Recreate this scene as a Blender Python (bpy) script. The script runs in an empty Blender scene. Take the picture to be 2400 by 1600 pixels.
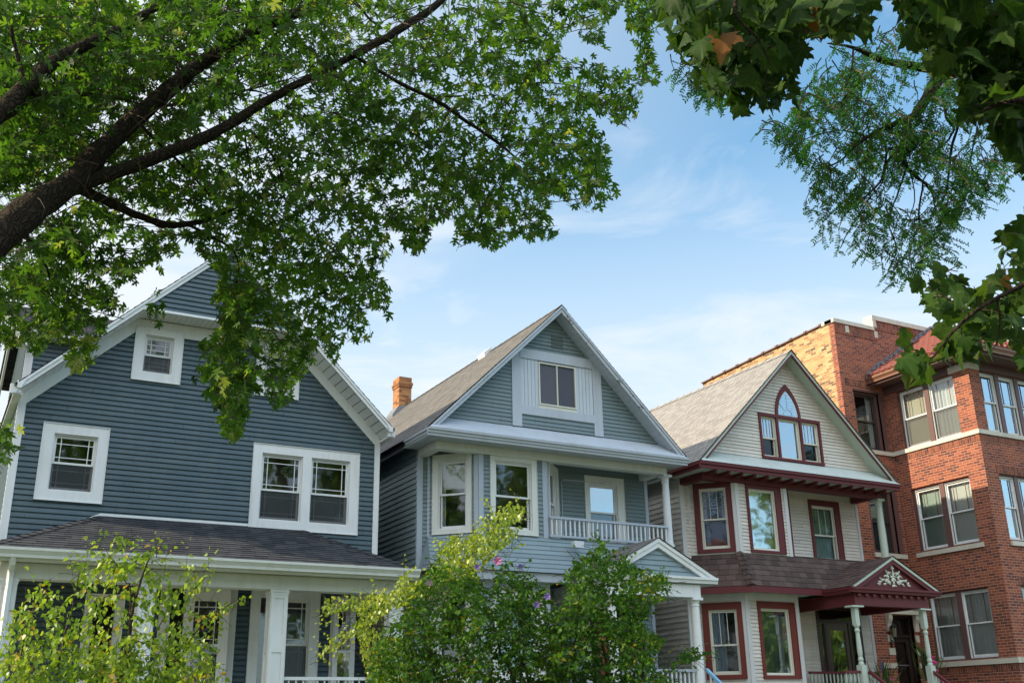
import bpy, math, random
import numpy as np
from mathutils import Vector, Matrix

random.seed(7)
rng = np.random.default_rng(11)
scene = bpy.context.scene
COL = scene.collection

# ------------------------------------------------------------------ camera
CAM = (0.0, 0.0, 1.6)
F_PX = 2460.0
YAW, PIT, ROLL = 0.50917524, 0.34695125, -0.01803583
def _axes():
    cy, sy = math.cos(YAW), math.sin(YAW); cp, sp = math.cos(PIT), math.sin(PIT); cr, sr = math.cos(ROLL), math.sin(ROLL)
    f = np.array([sy*cp, cy*cp, sp]); r0 = np.array([cy, -sy, 0.0]); u0 = np.cross(r0, f)
    return cr*r0+sr*u0, -sr*r0+cr*u0, f
CR, CU, CF = _axes()
def at(px, py, depth):
    """point that the photograph shows at (px,py) of its 2400x1600, at a depth in metres along the view axis"""
    d = CF + (px-1200)/F_PX*CR - (py-800)/F_PX*CU
    return np.array(CAM)+d*depth
def project(P):
    d = np.asarray(P)-np.array(CAM)
    z = d@CF
    return 1200+F_PX*(d@CR)/z, 800-F_PX*(d@CU)/z, z

cam_d = bpy.data.cameras.new("camera"); cam = bpy.data.objects.new("camera", cam_d); COL.objects.link(cam)
M = Matrix(((CR[0], CU[0], -CF[0]), (CR[1], CU[1], -CF[1]), (CR[2], CU[2], -CF[2]))).to_4x4()
M.translation = Vector(CAM)
cam.matrix_world = M
cam_d.sensor_width = 36.0; cam_d.lens = F_PX/2400*36.0
cam_d.clip_start = 0.05; cam_d.clip_end = 3000.0
scene.camera = cam

# ------------------------------------------------------------------ objects
def tag(o, label=None, cat=None, group=None, kind=None):
    if label: o["label"] = label
    if cat: o["category"] = cat
    if group: o["group"] = group
    if kind: o["kind"] = kind
    return o
def empty(name, loc, label=None, cat=None, group=None):
    o = bpy.data.objects.new(name, None); COL.objects.link(o); o.location = loc; o.empty_display_size = .3
    return tag(o, label, cat, group)
def link(name, mesh, parent=None):
    o = bpy.data.objects.new(name, mesh); COL.objects.link(o)
    if parent is not None:
        o.parent = parent
        o.matrix_parent_inverse = Matrix.Translation(-wloc(parent))
    return o
def wloc(o):
    return Vector(o.location) if o.type == 'EMPTY' else Vector((0, 0, 0))

class Fr:
    """wall frame: a along the wall (to the right seen from outside), b outwards, z up"""
    def __init__(s, ox, oy, ux=1.0, uy=0.0, oz=0.0):
        l = math.hypot(ux, uy); s.o = np.array([ox, oy, oz]); s.u = np.array([ux/l, uy/l, 0.0]); s.n = np.array([uy/l, -ux/l, 0.0])
    def p(s, a, b, z):
        q = s.o+s.u*a+s.n*b
        return (q[0], q[1], q[2]+z)
WORLD = Fr(0, 0)    # a = x, b = -y

SPLIT = {"muntin", "corner_board", "panel", "soldier_course", "stone_band", "stone_block", "quoin", "bracket", "coping", "window_jamb", "eave_return", "transom_bar", "stone_capital", "frieze_board", "stair_rail", "upper_wall", "lower_wall", "siding", "gable_siding", "soffit", "rear_wall", "sill", "upper_beam", "rake_soffit", "side_wall", "dormer_trim", "arm", "leg"}
class MB:
    def __init__(s, fr=None):
        s.v = []; s.f = []; s.uv = []; s.m = []; s.fr = fr; s.mi = 0
    def P(s, pts, uv=None):
        n = len(s.v); s.v.extend(tuple(map(float, p)) for p in pts); s.f.append(tuple(range(n, n+len(pts)))); s.uv.append(uv); s.m.append(s.mi)
    def q(s, pts, uv=None):
        """polygon in wall frame"""
        s.P([s.fr.p(*p) for p in pts], uv)
    def box(s, a0, a1, b0, b1, z0, z1):
        fr = s.fr or WORLD
        p = [fr.p(a, b, z) for z in (z0, z1) for b in (b0, b1) for a in (a0, a1)]
        for f in ((0, 1, 3, 2), (4, 6, 7, 5), (0, 4, 5, 1), (2, 3, 7, 6), (0, 2, 6, 4), (1, 5, 7, 3)):
            s.P([p[i] for i in f])
    def wbox(s, x0, x1, y0, y1, z0, z1):
        old = s.fr; s.fr = None; s.box(x0, x1, -y1, -y0, z0, z1); s.fr = old
    def prism(s, pts, d):
        """closed prism of a world polygon swept by vector d"""
        d = np.array(d); a = [np.array(p, float) for p in pts]; b = [p+d for p in a]; n = len(a)
        s.P(a[::-1]); s.P(b)
        for i in range(n):
            j = (i+1) % n; s.P([a[i], a[j], b[j], b[i]])
    def sweep(s, prof, path, closed_ends=True):
        """prof: list of (side, up) offsets, path: straight list of world points (2)"""
        a, b = np.array(path[0], float), np.array(path[1], float); d = b-a; d /= np.linalg.norm(d)
        up = np.array([0, 0, 1.0]); sd = np.cross(d, up); sd /= np.linalg.norm(sd); up = np.cross(sd, d)
        A = [a+sd*x+up*y for x, y in prof]; B = [b+sd*x+up*y for x, y in prof]; n = len(prof)
        for i in range(n):
            j = (i+1) % n; s.P([A[i], A[j], B[j], B[i]])
        s.P(A[::-1]); s.P(B)
    def tube(s, path, radii, n=8, cap=True):
        path = [np.array(p, float) for p in path]
        if np.isscalar(radii): radii = [radii]*len(path)
        prev = None; rings = []
        ref = np.array([.31, .17, .93])
        for i, p in enumerate(path):
            t = path[min(i+1, len(path)-1)]-path[max(i-1, 0)]; t = t/(np.linalg.norm(t)+1e-9)
            if prev is None:
                x = np.cross(ref, t)
                if np.linalg.norm(x) < .1: x = np.cross([1, 0, 0], t)
            else: x = prev-t*(prev@t)
            x = x/np.linalg.norm(x); prev = x; y = np.cross(t, x)
            base = len(s.v)
            for k in range(n):
                a = 2*math.pi*k/n
                s.v.append(tuple(p+(x*math.cos(a)+y*math.sin(a))*radii[i]))
            rings.append(base)
        for i in range(len(rings)-1):
            for k in range(n):
                k2 = (k+1) % n
                s.f.append((rings[i]+k, rings[i]+k2, rings[i+1]+k2, rings[i+1]+k)); s.uv.append(None); s.m.append(s.mi)
        if cap:
            s.f.append(tuple(rings[-1]+k for k in range(n))); s.uv.append(None); s.m.append(s.mi)
            s.f.append(tuple(rings[0]+k for k in range(n-1, -1, -1))); s.uv.append(None); s.m.append(s.mi)
    def lathe(s, x, y, prof, n=14):
        """prof list of (r,z)"""
        s.tube([(x, y, z) for r, z in prof], [r for r, z in prof], n)
    def build(s, name, mats, parent=None, smooth=False, label=None):
        if name in SPLIT and parent is not None:
            groups = s.clusters()
            if len(groups) > 1:
                outs = []
                for g in groups:
                    m = MB(); m.v = s.v; m.f = [s.f[i] for i in g]; m.uv = [s.uv[i] for i in g]; m.m = [s.m[i] for i in g]
                    used = sorted({k for f in m.f for k in f}); mp = {k: j for j, k in enumerate(used)}
                    m.v = [s.v[k] for k in used]; m.f = [tuple(mp[k] for k in f) for f in m.f]
                    outs.append(m._build(name, mats, parent, smooth, label))
                return outs[0]
        return s._build(name, mats, parent, smooth, label)
    def clusters(s, tol=.03):
        V = np.array(s.v); par = list(range(len(s.f)))
        bb = [(V[list(f)].min(0)-tol/2, V[list(f)].max(0)+tol/2) for f in s.f]
        lo = np.array([b[0] for b in bb]); hi = np.array([b[1] for b in bb]); lab = -np.ones(len(s.f), int); c = 0
        for i in range(len(s.f)):
            if lab[i] >= 0: continue
            st = [i]; lab[i] = c
            while st:
                k = st.pop()
                hit = np.where((lab < 0) & np.all(lo <= hi[k], 1) & np.all(hi >= lo[k], 1))[0]
                lab[hit] = c; st.extend(hit.tolist())
            c += 1
        return [np.where(lab == j)[0].tolist() for j in range(c)]
    def _build(s, name, mats, parent=None, smooth=False, label=None):
        me = bpy.data.meshes.new(name)
        me.from_pydata(s.v, [], s.f)
        V = np.array(s.v); uvl = me.uv_layers.new(name="UVMap"); dat = np.zeros((len(me.loops), 2), np.float32); k = 0
        for f, uv in zip(s.f, s.uv):
            if uv is None:
                P = V[list(f)]
                nrm = np.zeros(3)
                for i in range(len(P)):
                    nrm += np.cross(P[i]-P[0], P[(i+1) % len(P)]-P[0])
                l = np.linalg.norm(nrm); nrm = nrm/l if l > 1e-12 else np.array([0, 0, 1.0])
                if abs(nrm[2]) > .985:
                    uv2 = P[:, :2]
                else:
                    if nrm@np.array([.3, -1, .2]) < 0: nrm = -nrm
                    t = np.cross([0, 0, 1.0], nrm); t /= np.linalg.norm(t); b = np.cross(nrm, t)
                    uv2 = np.stack([P@t, P@b], 1)
            else: uv2 = np.array(uv)
            dat[k:k+len(f)] = uv2; k += len(f)
        uvl.data.foreach_set("uv", dat.ravel())
        if not isinstance(mats, (list, tuple)): mats = [mats]
        for m in mats: me.materials.append(m)
        me.polygons.foreach_set("material_index", np.array(s.m, np.int32))
        if smooth: me.polygons.foreach_set("use_smooth", np.ones(len(me.polygons), bool))
        me.validate(); me.update()
        o = link(name, me, parent)
        if label: o["label"] = label
        return o

# ------------------------------------------------------------------ lapped courses (siding, shingles)
CLAP = [(0, .0), (0, .021), (1, .002)]
DUTCH = [(0, -.004), (0, .021), (.07, .024), (.60, .019), (.72, .011), (.85, .003), (1, -.002)]
SHIN = [(0, .001), (0, .010), (1, .002)]
def poly_range(poly, z, lo, hi):
    """a-interval of a convex polygon at height z (z nudged inside lo..hi)"""
    z = min(max(z, lo), hi); xs = []
    n = len(poly)
    for i in range(n):
        (a0, z0), (a1, z1) = poly[i], poly[(i+1) % n]
        if min(z0, z1)-1e-9 <= z <= max(z0, z1)+1e-9:
            if abs(z1-z0) < 1e-9: xs += [a0, a1]
            else: xs.append(a0+(a1-a0)*(z-z0)/(z1-z0))
    return (min(xs), max(xs)) if xs else (0, 0)
def lapped(mb, poly, holes=(), e=.09, z0=None, prof=CLAP, pt=None):
    """strips over polygon (a,z) in wall frame with rectangular holes (a0,a1,z0,z1); pt maps (a,b,z)->point"""
    pt = pt or mb.fr.p
    lo = min(p[1] for p in poly); hi = max(p[1] for p in poly)
    zs = lo if z0 is None else z0
    cuts = sorted({round(h[2], 5) for h in holes} | {round(h[3], 5) for h in holes} | {round(p[1], 5) for p in poly})
    k = 0
    while zs+k*e < hi-1e-6:
        b0 = zs+k*e
        for (t0, o0), (t1, o1) in zip(prof[:-1], prof[1:]):
            za, zb = b0+t0*e, b0+t1*e
            if zb <= lo or za >= hi: continue
            if t1 == t0:
                segs = [(za, zb, o0, o1)]
            else:
                c = [za]+[z for z in cuts if za+1e-4 < z < zb-1e-4]+[zb]
                segs = []
                for i in range(len(c)-1):
                    g = lambda z: o0+(o1-o0)*(z-za)/(zb-za)
                    if c[i] >= hi-1e-6 or c[i+1] <= lo+1e-6: continue
                    segs.append((max(c[i], lo), min(c[i+1], hi), g(c[i]), g(c[i+1])))
            for (sa, sb, pa, pb) in segs:
                la, ra = poly_range(poly, sa, lo, hi); lb, rb = poly_range(poly, sb, lo, hi); mid = (sa+sb)/2
                hs = sorted([(h[0], h[1]) for h in holes if h[2] < mid < h[3]])
                edges = [(la, lb)]
                ivs = []
                cur = (la, lb)
                for (h0, h1) in hs:
                    if h0 > cur[0]: ivs.append((cur, (h0, h0)))
                    cur = (max(h1, cur[0]), max(h1, cur[1]))
                if ra > cur[0] or rb > cur[1]: ivs.append((cur, (max(ra, cur[0]), max(rb, cur[1]))))
                for (c0, c1) in ivs:
                    mb.P([pt(c0[0], pa, sa), pt(c1[0], pa, sa), pt(c1[1], pb, sb), pt(c0[1], pb, sb)],
                         [(c0[0], sa), (c1[0], sa), (c1[1], sb), (c0[1], sb)])
        k += 1
def flat_wall(mb, poly, holes=()):
    lapped(mb, poly, holes, e=100.0, z0=min(p[1] for p in poly), prof=[(0, 0), (1, 0)])
def shingles(mb, A, B, C_, D, e=.14, lift=.012):
    """quad A,B (eave left/right) C,D (ridge right/left), stepped courses"""
    A, B, C_, D = [np.array(p, float) for p in (A, B, C_, D)]
    u = (B-A); L = np.linalg.norm(u); u /= L
    # slope direction perpendicular to the eave
    n = np.cross(B-A, D-A) if np.linalg.norm(D-A) > 1e-6 else np.cross(B-A, C_-A); n /= np.linalg.norm(n)
    if n[2] < 0: n = -n
    v = np.cross(n, u)
    if v[2] < 0: v = -v
    loc = lambda P: ((P-A)@u, (P-A)@v)
    poly = [loc(A), loc(B), loc(C_)]
    if np.linalg.norm(C_-D) > 1e-4: poly.append(loc(D))
    pt = lambda a, b, z: tuple(A+u*a+v*z+n*b)
    lapped(mb, poly, (), e=e, z0=min(p[1] for p in poly), prof=[(0, .001), (0, lift), (1, .002)], pt=pt)

# ------------------------------------------------------------------ materials
class NT:
    def __init__(s, name):
        s.mat = bpy.data.materials.new(name); s.mat.use_nodes = True; s.t = s.mat.node_tree; s.t.nodes.clear()
        s.out = s.t.nodes.new("ShaderNodeOutputMaterial")
    def n(s, typ, **kw):
        nd = s.t.nodes.new("ShaderNode"+typ)
        for k, v in kw.items():
            if k.startswith("_"): setattr(nd, k[1:], v)
            else:
                key = k.replace("__", " ")
                s.set(nd.inputs[key] if not key.isdigit() else nd.inputs[int(key)], v)
        return nd
    def set(s, inp, v):
        if hasattr(v, "is_linked") or isinstance(v, bpy.types.NodeSocket): s.t.links.new(v, inp)
        else:
            if isinstance(v, tuple) and len(v) == 3 and inp.type == 'RGBA': v = (*v, 1)
            inp.default_value = v
    def math(s, op, a, b=None, c=None, clamp=False):
        nd = s.t.nodes.new("ShaderNodeMath"); nd.operation = op; nd.use_clamp = clamp
        for i, v in enumerate((a, b, c)):
            if v is not None: s.set(nd.inputs[i], v)
        return nd.outputs[0]
    def mix(s, fac, a, b, mode='MIX'):
        nd = s.t.nodes.new("ShaderNodeMix"); nd.data_type = 'RGBA'; nd.blend_type = mode
        s.set(nd.inputs[0], fac); s.set(nd.inputs[6], a); s.set(nd.inputs[7], b); return nd.outputs[2]
    def ramp(s, fac, stops, interp='LINEAR'):
        nd = s.t.nodes.new("ShaderNodeValToRGB"); cr = nd.color_ramp; cr.interpolation = interp
        while len(cr.elements) < len(stops): cr.elements.new(.5)
        for e, (p, c) in zip(cr.elements, stops):
            e.position = p; e.color = (*c, 1) if len(c) == 3 else c
        s.set(nd.inputs[0], fac); return nd.outputs[0]
    def noise(s, scale, detail=4, rough=.55, vec=None, dist=0.0):
        nd = s.n("TexNoise", Scale=scale, Detail=float(detail), Roughness=rough, Distortion=dist)
        if vec is not None: s.set(nd.inputs["Vector"], vec)
        return nd.outputs[0]
    def obj(s): return s.n("TexCoord").outputs["Object"]
    def uv(s): return s.n("TexCoord").outputs["UV"]
    def pos(s): return s.n("NewGeometry").outputs["Position"]
    def mapping(s, vec, scale=(1, 1, 1), rot=(0, 0, 0), loc=(0, 0, 0)):
        nd = s.n("Mapping"); s.set(nd.inputs["Vector"], vec); nd.inputs["Scale"].default_value = scale
        nd.inputs["Rotation"].default_value = rot; nd.inputs["Location"].default_value = loc
        return nd.outputs[0]
    def bump(s, h, strength=.3, dist=.01):
        nd = s.n("Bump"); nd.inputs["Strength"].default_value = strength; nd.inputs["Distance"].default_value = dist
        s.set(nd.inputs["Height"], h); return nd.outputs[0]
    def principled(s, col, rough=.6, spec=.35, normal=None, metal=0.0):
        nd = s.n("BsdfPrincipled"); s.set(nd.inputs["Base Color"], col); s.set(nd.inputs["Roughness"], rough)
        nd.inputs["Specular IOR Level"].default_value = spec; nd.inputs["Metallic"].default_value = metal
        if normal is not None: s.set(nd.inputs["Normal"], normal)
        return nd.outputs[0]
    def done(s, sh):
        s.t.links.new(sh, s.out.inputs[0]); return s.mat
def sc(c, k): return tuple(min(1, x*k) for x in c)

def m_paint(name, c, rough=.5, dirt=.25, dirtcol=(.16, .15, .10), bump=.15, grain=60):
    t = NT(name); p = t.pos()
    big = t.noise(1.3, 5, .6, p)
    streak = t.noise(2.2, 4, .6, t.mapping(p, (4, 4, .35)))
    f = t.math('MULTIPLY', t.math('SUBTRACT', t.math('MULTIPLY', big, streak), .22, clamp=True), 2.2*dirt*2, clamp=True)
    col = t.mix(f, c, dirtcol)
    fine = t.noise(grain, 3, .6, p)
    col = t.mix(t.math('MULTIPLY', fine, .16), col, sc(c, .62))
    return t.done(t.principled(col, rough, .35, t.bump(fine, bump, .002)))
def m_flaked(name, c, dark, amount=.56):
    """old paint with lichen-dark flaked patches"""
    t = NT(name); p = t.pos(); n = t.noise(3.2, 7, .72, t.mapping(p, (1, 1, 1.6))); big = t.noise(.9, 3, .5, p)
    f = t.math('MULTIPLY', t.math('GREATER_THAN', t.math('ADD', n, t.math('MULTIPLY', big, .35)), amount+.18), .8)
    fine = t.noise(60, 3, .6, p); col = t.mix(f, t.mix(t.math('MULTIPLY', fine, .25), c, sc(c, .6)), dark)
    return t.done(t.principled(col, .6, .25, t.bump(t.math('SUBTRACT', fine, f), .3, .003)))
def m_siding(name, c, rough=.5, e=.09, dirt=.12):
    t = NT(name); p = t.pos(); uv = t.uv()
    sep = t.n("SeparateXYZ"); t.set(sep.inputs[0], uv)
    row = t.math('FLOOR', t.math('DIVIDE', sep.outputs[1], e))
    # boards are a few metres long, each slightly different in tone
    wn1 = t.n("TexWhiteNoise", _noise_dimensions='1D'); t.set(wn1.inputs["W"], row)
    seg = t.math('FLOOR', t.math('ADD', t.math('MULTIPLY', sep.outputs[0], .29), t.math('MULTIPLY', wn1.outputs[0], 7.0)))
    wn = t.n("TexWhiteNoise", _noise_dimensions='2D'); cmb = t.n("CombineXYZ"); t.set(cmb.inputs[0], row); t.set(cmb.inputs[1], seg); t.set(wn.inputs["Vector"], cmb.outputs[0])
    col = t.mix(wn.outputs[0], sc(c, .90), sc(c, 1.07))
    big = t.noise(.8, 5, .6, p); streak = t.noise(1.5, 5, .62, t.mapping(p, (5, 5, .3)))
    f = t.math('MULTIPLY', t.math('SUBTRACT', t.math('MULTIPLY', big, streak), .22, clamp=True), 5*dirt, clamp=True)
    col = t.mix(f, col, sc(c, .55))
    fx = t.math('FRACT', t.math('ADD', t.math('MULTIPLY', sep.outputs[0], .29), t.math('MULTIPLY', wn1.outputs[0], 7.0)))
    col = t.mix(t.math('MULTIPLY', t.math('LESS_THAN', fx, .0028), .7), col, sc(c, .2))
    blot = t.noise(3.5, 6, .7, t.mapping(p, (1, 1, .5))); col = t.mix(t.math('MULTIPLY', t.math('SUBTRACT', blot, .45, clamp=True), 1.1), col, t.mix(.5, sc(c, .72), (.25, .25, .22)))
    grain = t.noise(40, 3, .6, t.mapping(p, (.25, .25, 3)))
    wav = t.noise(1.1, 3, .5, t.mapping(p, (1, 1, 2)))
    return t.done(t.principled(col, rough, .35, t.bump(t.math('ADD', t.math('MULTIPLY', wav, 9.0), t.math('MULTIPLY', grain, .25)), .22, .008)))
def m_brick(name, stops, mortar, w=.205, h=.0677, mort=.010, rough=.85, soot=.2, vertical=False):
    t = NT(name); p = t.pos(); uv = t.uv()
    if vertical: uv = t.mapping(uv, (1, 1, 1), (0, 0, math.pi/2))
    br = t.n("TexBrick", Scale=1.0); br.offset = .5; br.offset_frequency = 2
    br.inputs["Brick Width"].default_value = w; br.inputs["Row Height"].default_value = h; br.inputs["Mortar Size"].default_value = mort/2
    br.inputs["Mortar Smooth"].default_value = .25; br.inputs["Bias"].default_value = 0
    t.set(br.inputs["Vector"], uv); br.inputs["Color1"].default_value = (0, 0, 0, 1); br.inputs["Color2"].default_value = (1, 1, 1, 1)
    sep = t.n("SeparateXYZ"); t.set(sep.inputs[0], uv)
    row = t.math('FLOOR', t.math('DIVIDE', sep.outputs[1], h))
    par = t.math('FLOORED_MODULO', row, 2.0)
    off = t.math('MULTIPLY', t.math('SUBTRACT', 1.0, par), w*.5)
    cid = t.math('FLOOR', t.math('DIVIDE', t.math('ADD', sep.outputs[0], off), w))
    cmb = t.n("CombineXYZ"); t.set(cmb.inputs[0], cid); t.set(cmb.inputs[1], row)
    wn = t.n("TexWhiteNoise", _noise_dimensions='2D'); t.set(wn.inputs["Vector"], cmb.outputs[0])
    bc = t.ramp(wn.outputs[0], stops)
    fine = t.noise(55, 4, .65, p)
    bc = t.mix(t.math('MULTIPLY', fine, .45), bc, t.mix(.5, bc, (.05, .03, .025)))
    big = t.noise(.55, 5, .62, p)
    bc = t.mix(t.math('MULTIPLY', t.math('SUBTRACT', big, .42, clamp=True), 2.2*soot), bc, (.05, .035, .03))
    stk = t.noise(1.2, 5, .65, t.mapping(p, (2.2, 2.2, .25))); bc = t.mix(t.math('MULTIPLY', t.math('SUBTRACT', stk, .5, clamp=True), 1.6), bc, t.mix(.45, bc, (.04, .03, .028)))
    mc = t.mix(t.math('MULTIPLY', t.math('ADD', fine, big), .7, clamp=True), sc(mortar, .55), mortar)
    col = t.mix(br.outputs["Fac"], bc, mc)
    hgt = t.math('ADD', t.math('SUBTRACT', 1.0, br.outputs["Fac"]), t.math('MULTIPLY', fine, .35))
    return t.done(t.principled(col, rough, .2, t.bump(hgt, .6, .006)))
def m_shingle(name, stops, w=.22, e=.14, rough=.9):
    t = NT(name); p = t.pos(); uv = t.uv()
    sep = t.n("SeparateXYZ"); t.set(sep.inputs[0], uv)
    row = t.math('FLOOR', t.math('DIVIDE', t.math('ADD', sep.outputs[1], .0005), e))
    w1 = t.n("TexWhiteNoise", _noise_dimensions='1D'); t.set(w1.inputs["W"], row)
    x = t.math('ADD', sep.outputs[0], t.math('MULTIPLY', w1.outputs[0], w))
    xs = t.math('DIVIDE', x, w); cid = t.math('FLOOR', xs); fr = t.math('FRACT', xs)
    cmb = t.n("CombineXYZ"); t.set(cmb.inputs[0], cid); t.set(cmb.inputs[1], row)
    wn = t.n("TexWhiteNoise", _noise_dimensions='2D'); t.set(wn.inputs["Vector"], cmb.outputs[0])
    col = t.ramp(wn.outputs[0], stops)
    big = t.noise(.7, 5, .6, p); col = t.mix(t.math('MULTIPLY', big, .5), col, t.mix(.5, col, (.03, .03, .03)))
    gr = t.noise(140, 2, .7, p); col = t.mix(t.math('MULTIPLY', gr, .5), col, t.mix(.6, col, (.02, .02, .02)))
    slot = t.math('LESS_THAN', fr, .045)
    col = t.mix(t.math('MULTIPLY', slot, .75), col, (.012, .012, .012))
    hh = t.math('ADD', t.math('MULTIPLY', wn.outputs[0], .8), t.math('ADD', t.math('MULTIPLY', gr, .5), t.math('MULTIPLY', slot, -1.0)))
    return t.done(t.principled(col, rough, .2, t.bump(hh, .5, .006)))
def m_glass(name, refl=.12, tint=(.9, .95, .95)):
    """clear pane: see-through with a sky-bright reflection that grows at grazing angles; slightly wavy"""
    t = NT(name)
    lw = t.n("LayerWeight", Blend=.35)
    nz = t.noise(1.4, 2, .5, t.pos())
    nrm = t.bump(nz, .05, .05)
    fac = t.math('ADD', t.math('MULTIPLY', lw.outputs["Fresnel"], .8), refl, clamp=True)
    tr = t.n("BsdfTransparent"); tr.inputs[0].default_value = (*tint, 1)
    gl = t.n("BsdfGlossy"); gl.inputs["Roughness"].default_value = .03; t.set(gl.inputs["Normal"], nrm); gl.inputs[0].default_value = (.93, .96, 1, 1)
    mx = t.n("MixShader"); t.set(mx.inputs[0], fac); t.set(mx.inputs[1], tr.outputs[0]); t.set(mx.inputs[2], gl.outputs[0])
    return t.done(mx.outputs[0])
def m_screen(name, c=(.07, .075, .08), op=.62):
    t = NT(name); tr = t.n("BsdfTransparent"); d = t.n("BsdfDiffuse"); d.inputs[0].default_value = (*c, 1)
    mx = t.n("MixShader"); mx.inputs[0].default_value = op; t.set(mx.inputs[1], tr.outputs[0]); t.set(mx.inputs[2], d.outputs[0])
    return t.done(mx.outputs[0])
def m_cloth(name, c, folds=0.0, horiz=0.0):
    t = NT(name); p = t.pos(); uv = t.uv()
    n = t.noise(9, 3, .5, p); col = t.mix(t.math('MULTIPLY', n, .35), c, sc(c, .6))
    if horiz:
        sep = t.n("SeparateXYZ"); t.set(sep.inputs[0], uv)
        fr = t.math('FRACT', t.math('DIVIDE', sep.outputs[1], horiz)); col = t.mix(t.math('MULTIPLY', t.math('LESS_THAN', fr, .22), .35), col, sc(c, .35))
    d = t.n("BsdfDiffuse"); t.set(d.inputs[0], col); tl = t.n("BsdfTranslucent"); t.set(tl.inputs[0], col)
    mx = t.n("MixShader"); mx.inputs[0].default_value = .25; t.set(mx.inputs[1], d.outputs[0]); t.set(mx.inputs[2], tl.outputs[0])
    return t.done(mx.outputs[0])
def m_leaf(name, stops, trans=.45, tcol=(1.25, 1.2, .5), rough=.5, spec=.14, size=14, veins=False):
    t = NT(name)
    a = t.n("Attribute"); a.attribute_name = "rnd"
    col = t.ramp(a.outputs["Fac"], stops)
    nz = t.noise(size, 3, .6, t.pos()); col = t.mix(t.math('MULTIPLY', nz, .4), col, t.mix(.5, col, (.01, .02, .005)))
    if veins:
        lo = t.n("Attribute"); lo.attribute_name = "loc"; sp = t.n("SeparateXYZ"); t.set(sp.inputs[0], lo.outputs["Vector"])
        ax = t.math('ABSOLUTE', sp.outputs[0]); th = t.math('ARCTAN2', ax, t.math('ADD', sp.outputs[1], .02)); r = t.math('SQRT', t.math('ADD', t.math('MULTIPLY', ax, ax), t.math('MULTIPLY', sp.outputs[1], sp.outputs[1])))
        d = None
        for a0 in (0.0, .62, 1.25):
            q = t.math('MULTIPLY', t.math('ABSOLUTE', t.math('SUBTRACT', th, a0)), r); d = q if d is None else t.math('MINIMUM', d, q)
        col = t.mix(t.math('MULTIPLY', t.math('SUBTRACT', 1.0, t.math('DIVIDE', d, .030), clamp=True), .55), col, t.mix(.5, col, (.16, .22, .07)))
    g = t.n("NewGeometry")
    under = t.mix(.22, col, (.12, .17, .09)); c2 = t.mix(t.math('MULTIPLY', g.outputs["Backfacing"], .6), col, under)
    pr = t.principled(c2, rough, spec)
    tl = t.n("BsdfTranslucent"); t.set(tl.inputs[0], t.mix(1.0, col, (*tcol, 1) if len(tcol) == 3 else tcol, 'MULTIPLY'))
    mx = t.n("MixShader"); mx.inputs[0].default_value = trans; t.set(mx.inputs[1], pr); t.set(mx.inputs[2], tl.outputs[0])
    return t.done(mx.outputs[0])
def m_bark(name, c, scale=9, bump=1.0):
    t = NT(name); p = t.pos()
    v = t.n("TexVoronoi", Scale=scale, _feature='DISTANCE_TO_EDGE'); v.inputs["Randomness"].default_value = 1
    nz = t.n("TexNoise", Scale=5.0, Detail=4.0); t.set(nz.inputs["Vector"], p)
    wv = t.n("VectorMath", _operation='SCALE'); t.set(wv.inputs[0], nz.outputs["Color"]); wv.inputs["Scale"].default_value = .22
    ad = t.n("VectorMath", _operation='ADD'); t.set(ad.inputs[0], t.mapping(p, (1, 1, .4), (.35, .5, 0))); t.set(ad.inputs[1], wv.outputs[0])
    t.set(v.inputs["Vector"], ad.outputs[0])
    d = t.math('MULTIPLY', v.outputs[0], 3.5, clamp=True); fine = t.noise(60, 5, .7, p)
    h = t.math('ADD', d, t.math('MULTIPLY', fine, .7))
    col = t.mix(t.math('MULTIPLY', h, .6, clamp=True), sc(c, .25), c)
    col = t.mix(t.math('MULTIPLY', t.noise(1.6, 5, .65, p), .6), col, sc(c, .45))
    return t.done(t.principled(col, .9, .1, t.bump(h, bump, .015)))
def m_metal(name, c, rough=.45):
    t = NT(name); n = t.noise(12, 4, .6, t.pos()); col = t.mix(t.math('MULTIPLY', n, .4), c, sc(c, .5))
    return t.done(t.principled(col, rough, .4, None, .5))

WHITE = m_paint("white_trim_paint", (.76, .77, .765), .45, .22, (.32, .31, .26))
WHITE2 = m_paint("aged_white_paint", (.66, .68, .70), .5, .32, (.27, .25, .16))
CREAMW = m_paint("porch_white_paint", (.68, .69, .645), .5, .26, (.35, .34, .26))
VINYL = m_paint("white_vinyl_frame", (.74, .75, .74), .38, .12, (.4, .4, .36))
ALMOND = m_paint("almond_vinyl_frame", (.70, .68, .58), .4, .12, (.3, .27, .18))
GREYT = m_paint("grey_blue_trim", (.40, .45, .51), .5, .18, (.22, .22, .2))
GREYW = m_paint("pale_grey_trim", (.47, .51, .565), .5, .30, (.27, .25, .18))
REDT = m_paint("oxblood_trim_paint", (.125, .022, .024), .6, .22, (.07, .025, .025))
REDL = m_paint("brick_red_window_paint", (.165, .029, .020), .6, .2, (.08, .025, .02))
SAGE = m_paint("pale_sage_paint", (.50, .56, .48), .5, .2, (.24, .24, .18))
SAGEROOF = m_paint("sage_metal_flashing", (.52, .57, .54), .5, .3, (.24, .26, .23))
BROWN = m_paint("brown_window_paint", (.135, .072, .066), .45, .2, (.05, .035, .03))
GUTTERB = m_metal("copper_brown_gutter", (.25, .13, .085), .5)
DKGUT = m_metal("dark_grey_gutter", (.10, .11, .12), .5)
LIME = m_paint("limestone", (.60, .56, .47), .8, .35, (.22, .20, .16), .5, 30)
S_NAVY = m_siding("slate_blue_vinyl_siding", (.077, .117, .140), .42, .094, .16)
S_NAVYD = m_siding("slate_blue_siding_porch_shade", (.050, .082, .108), .45, .094, .10)  # darker copy of the slate blue siding, porch shade put into its colour
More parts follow.
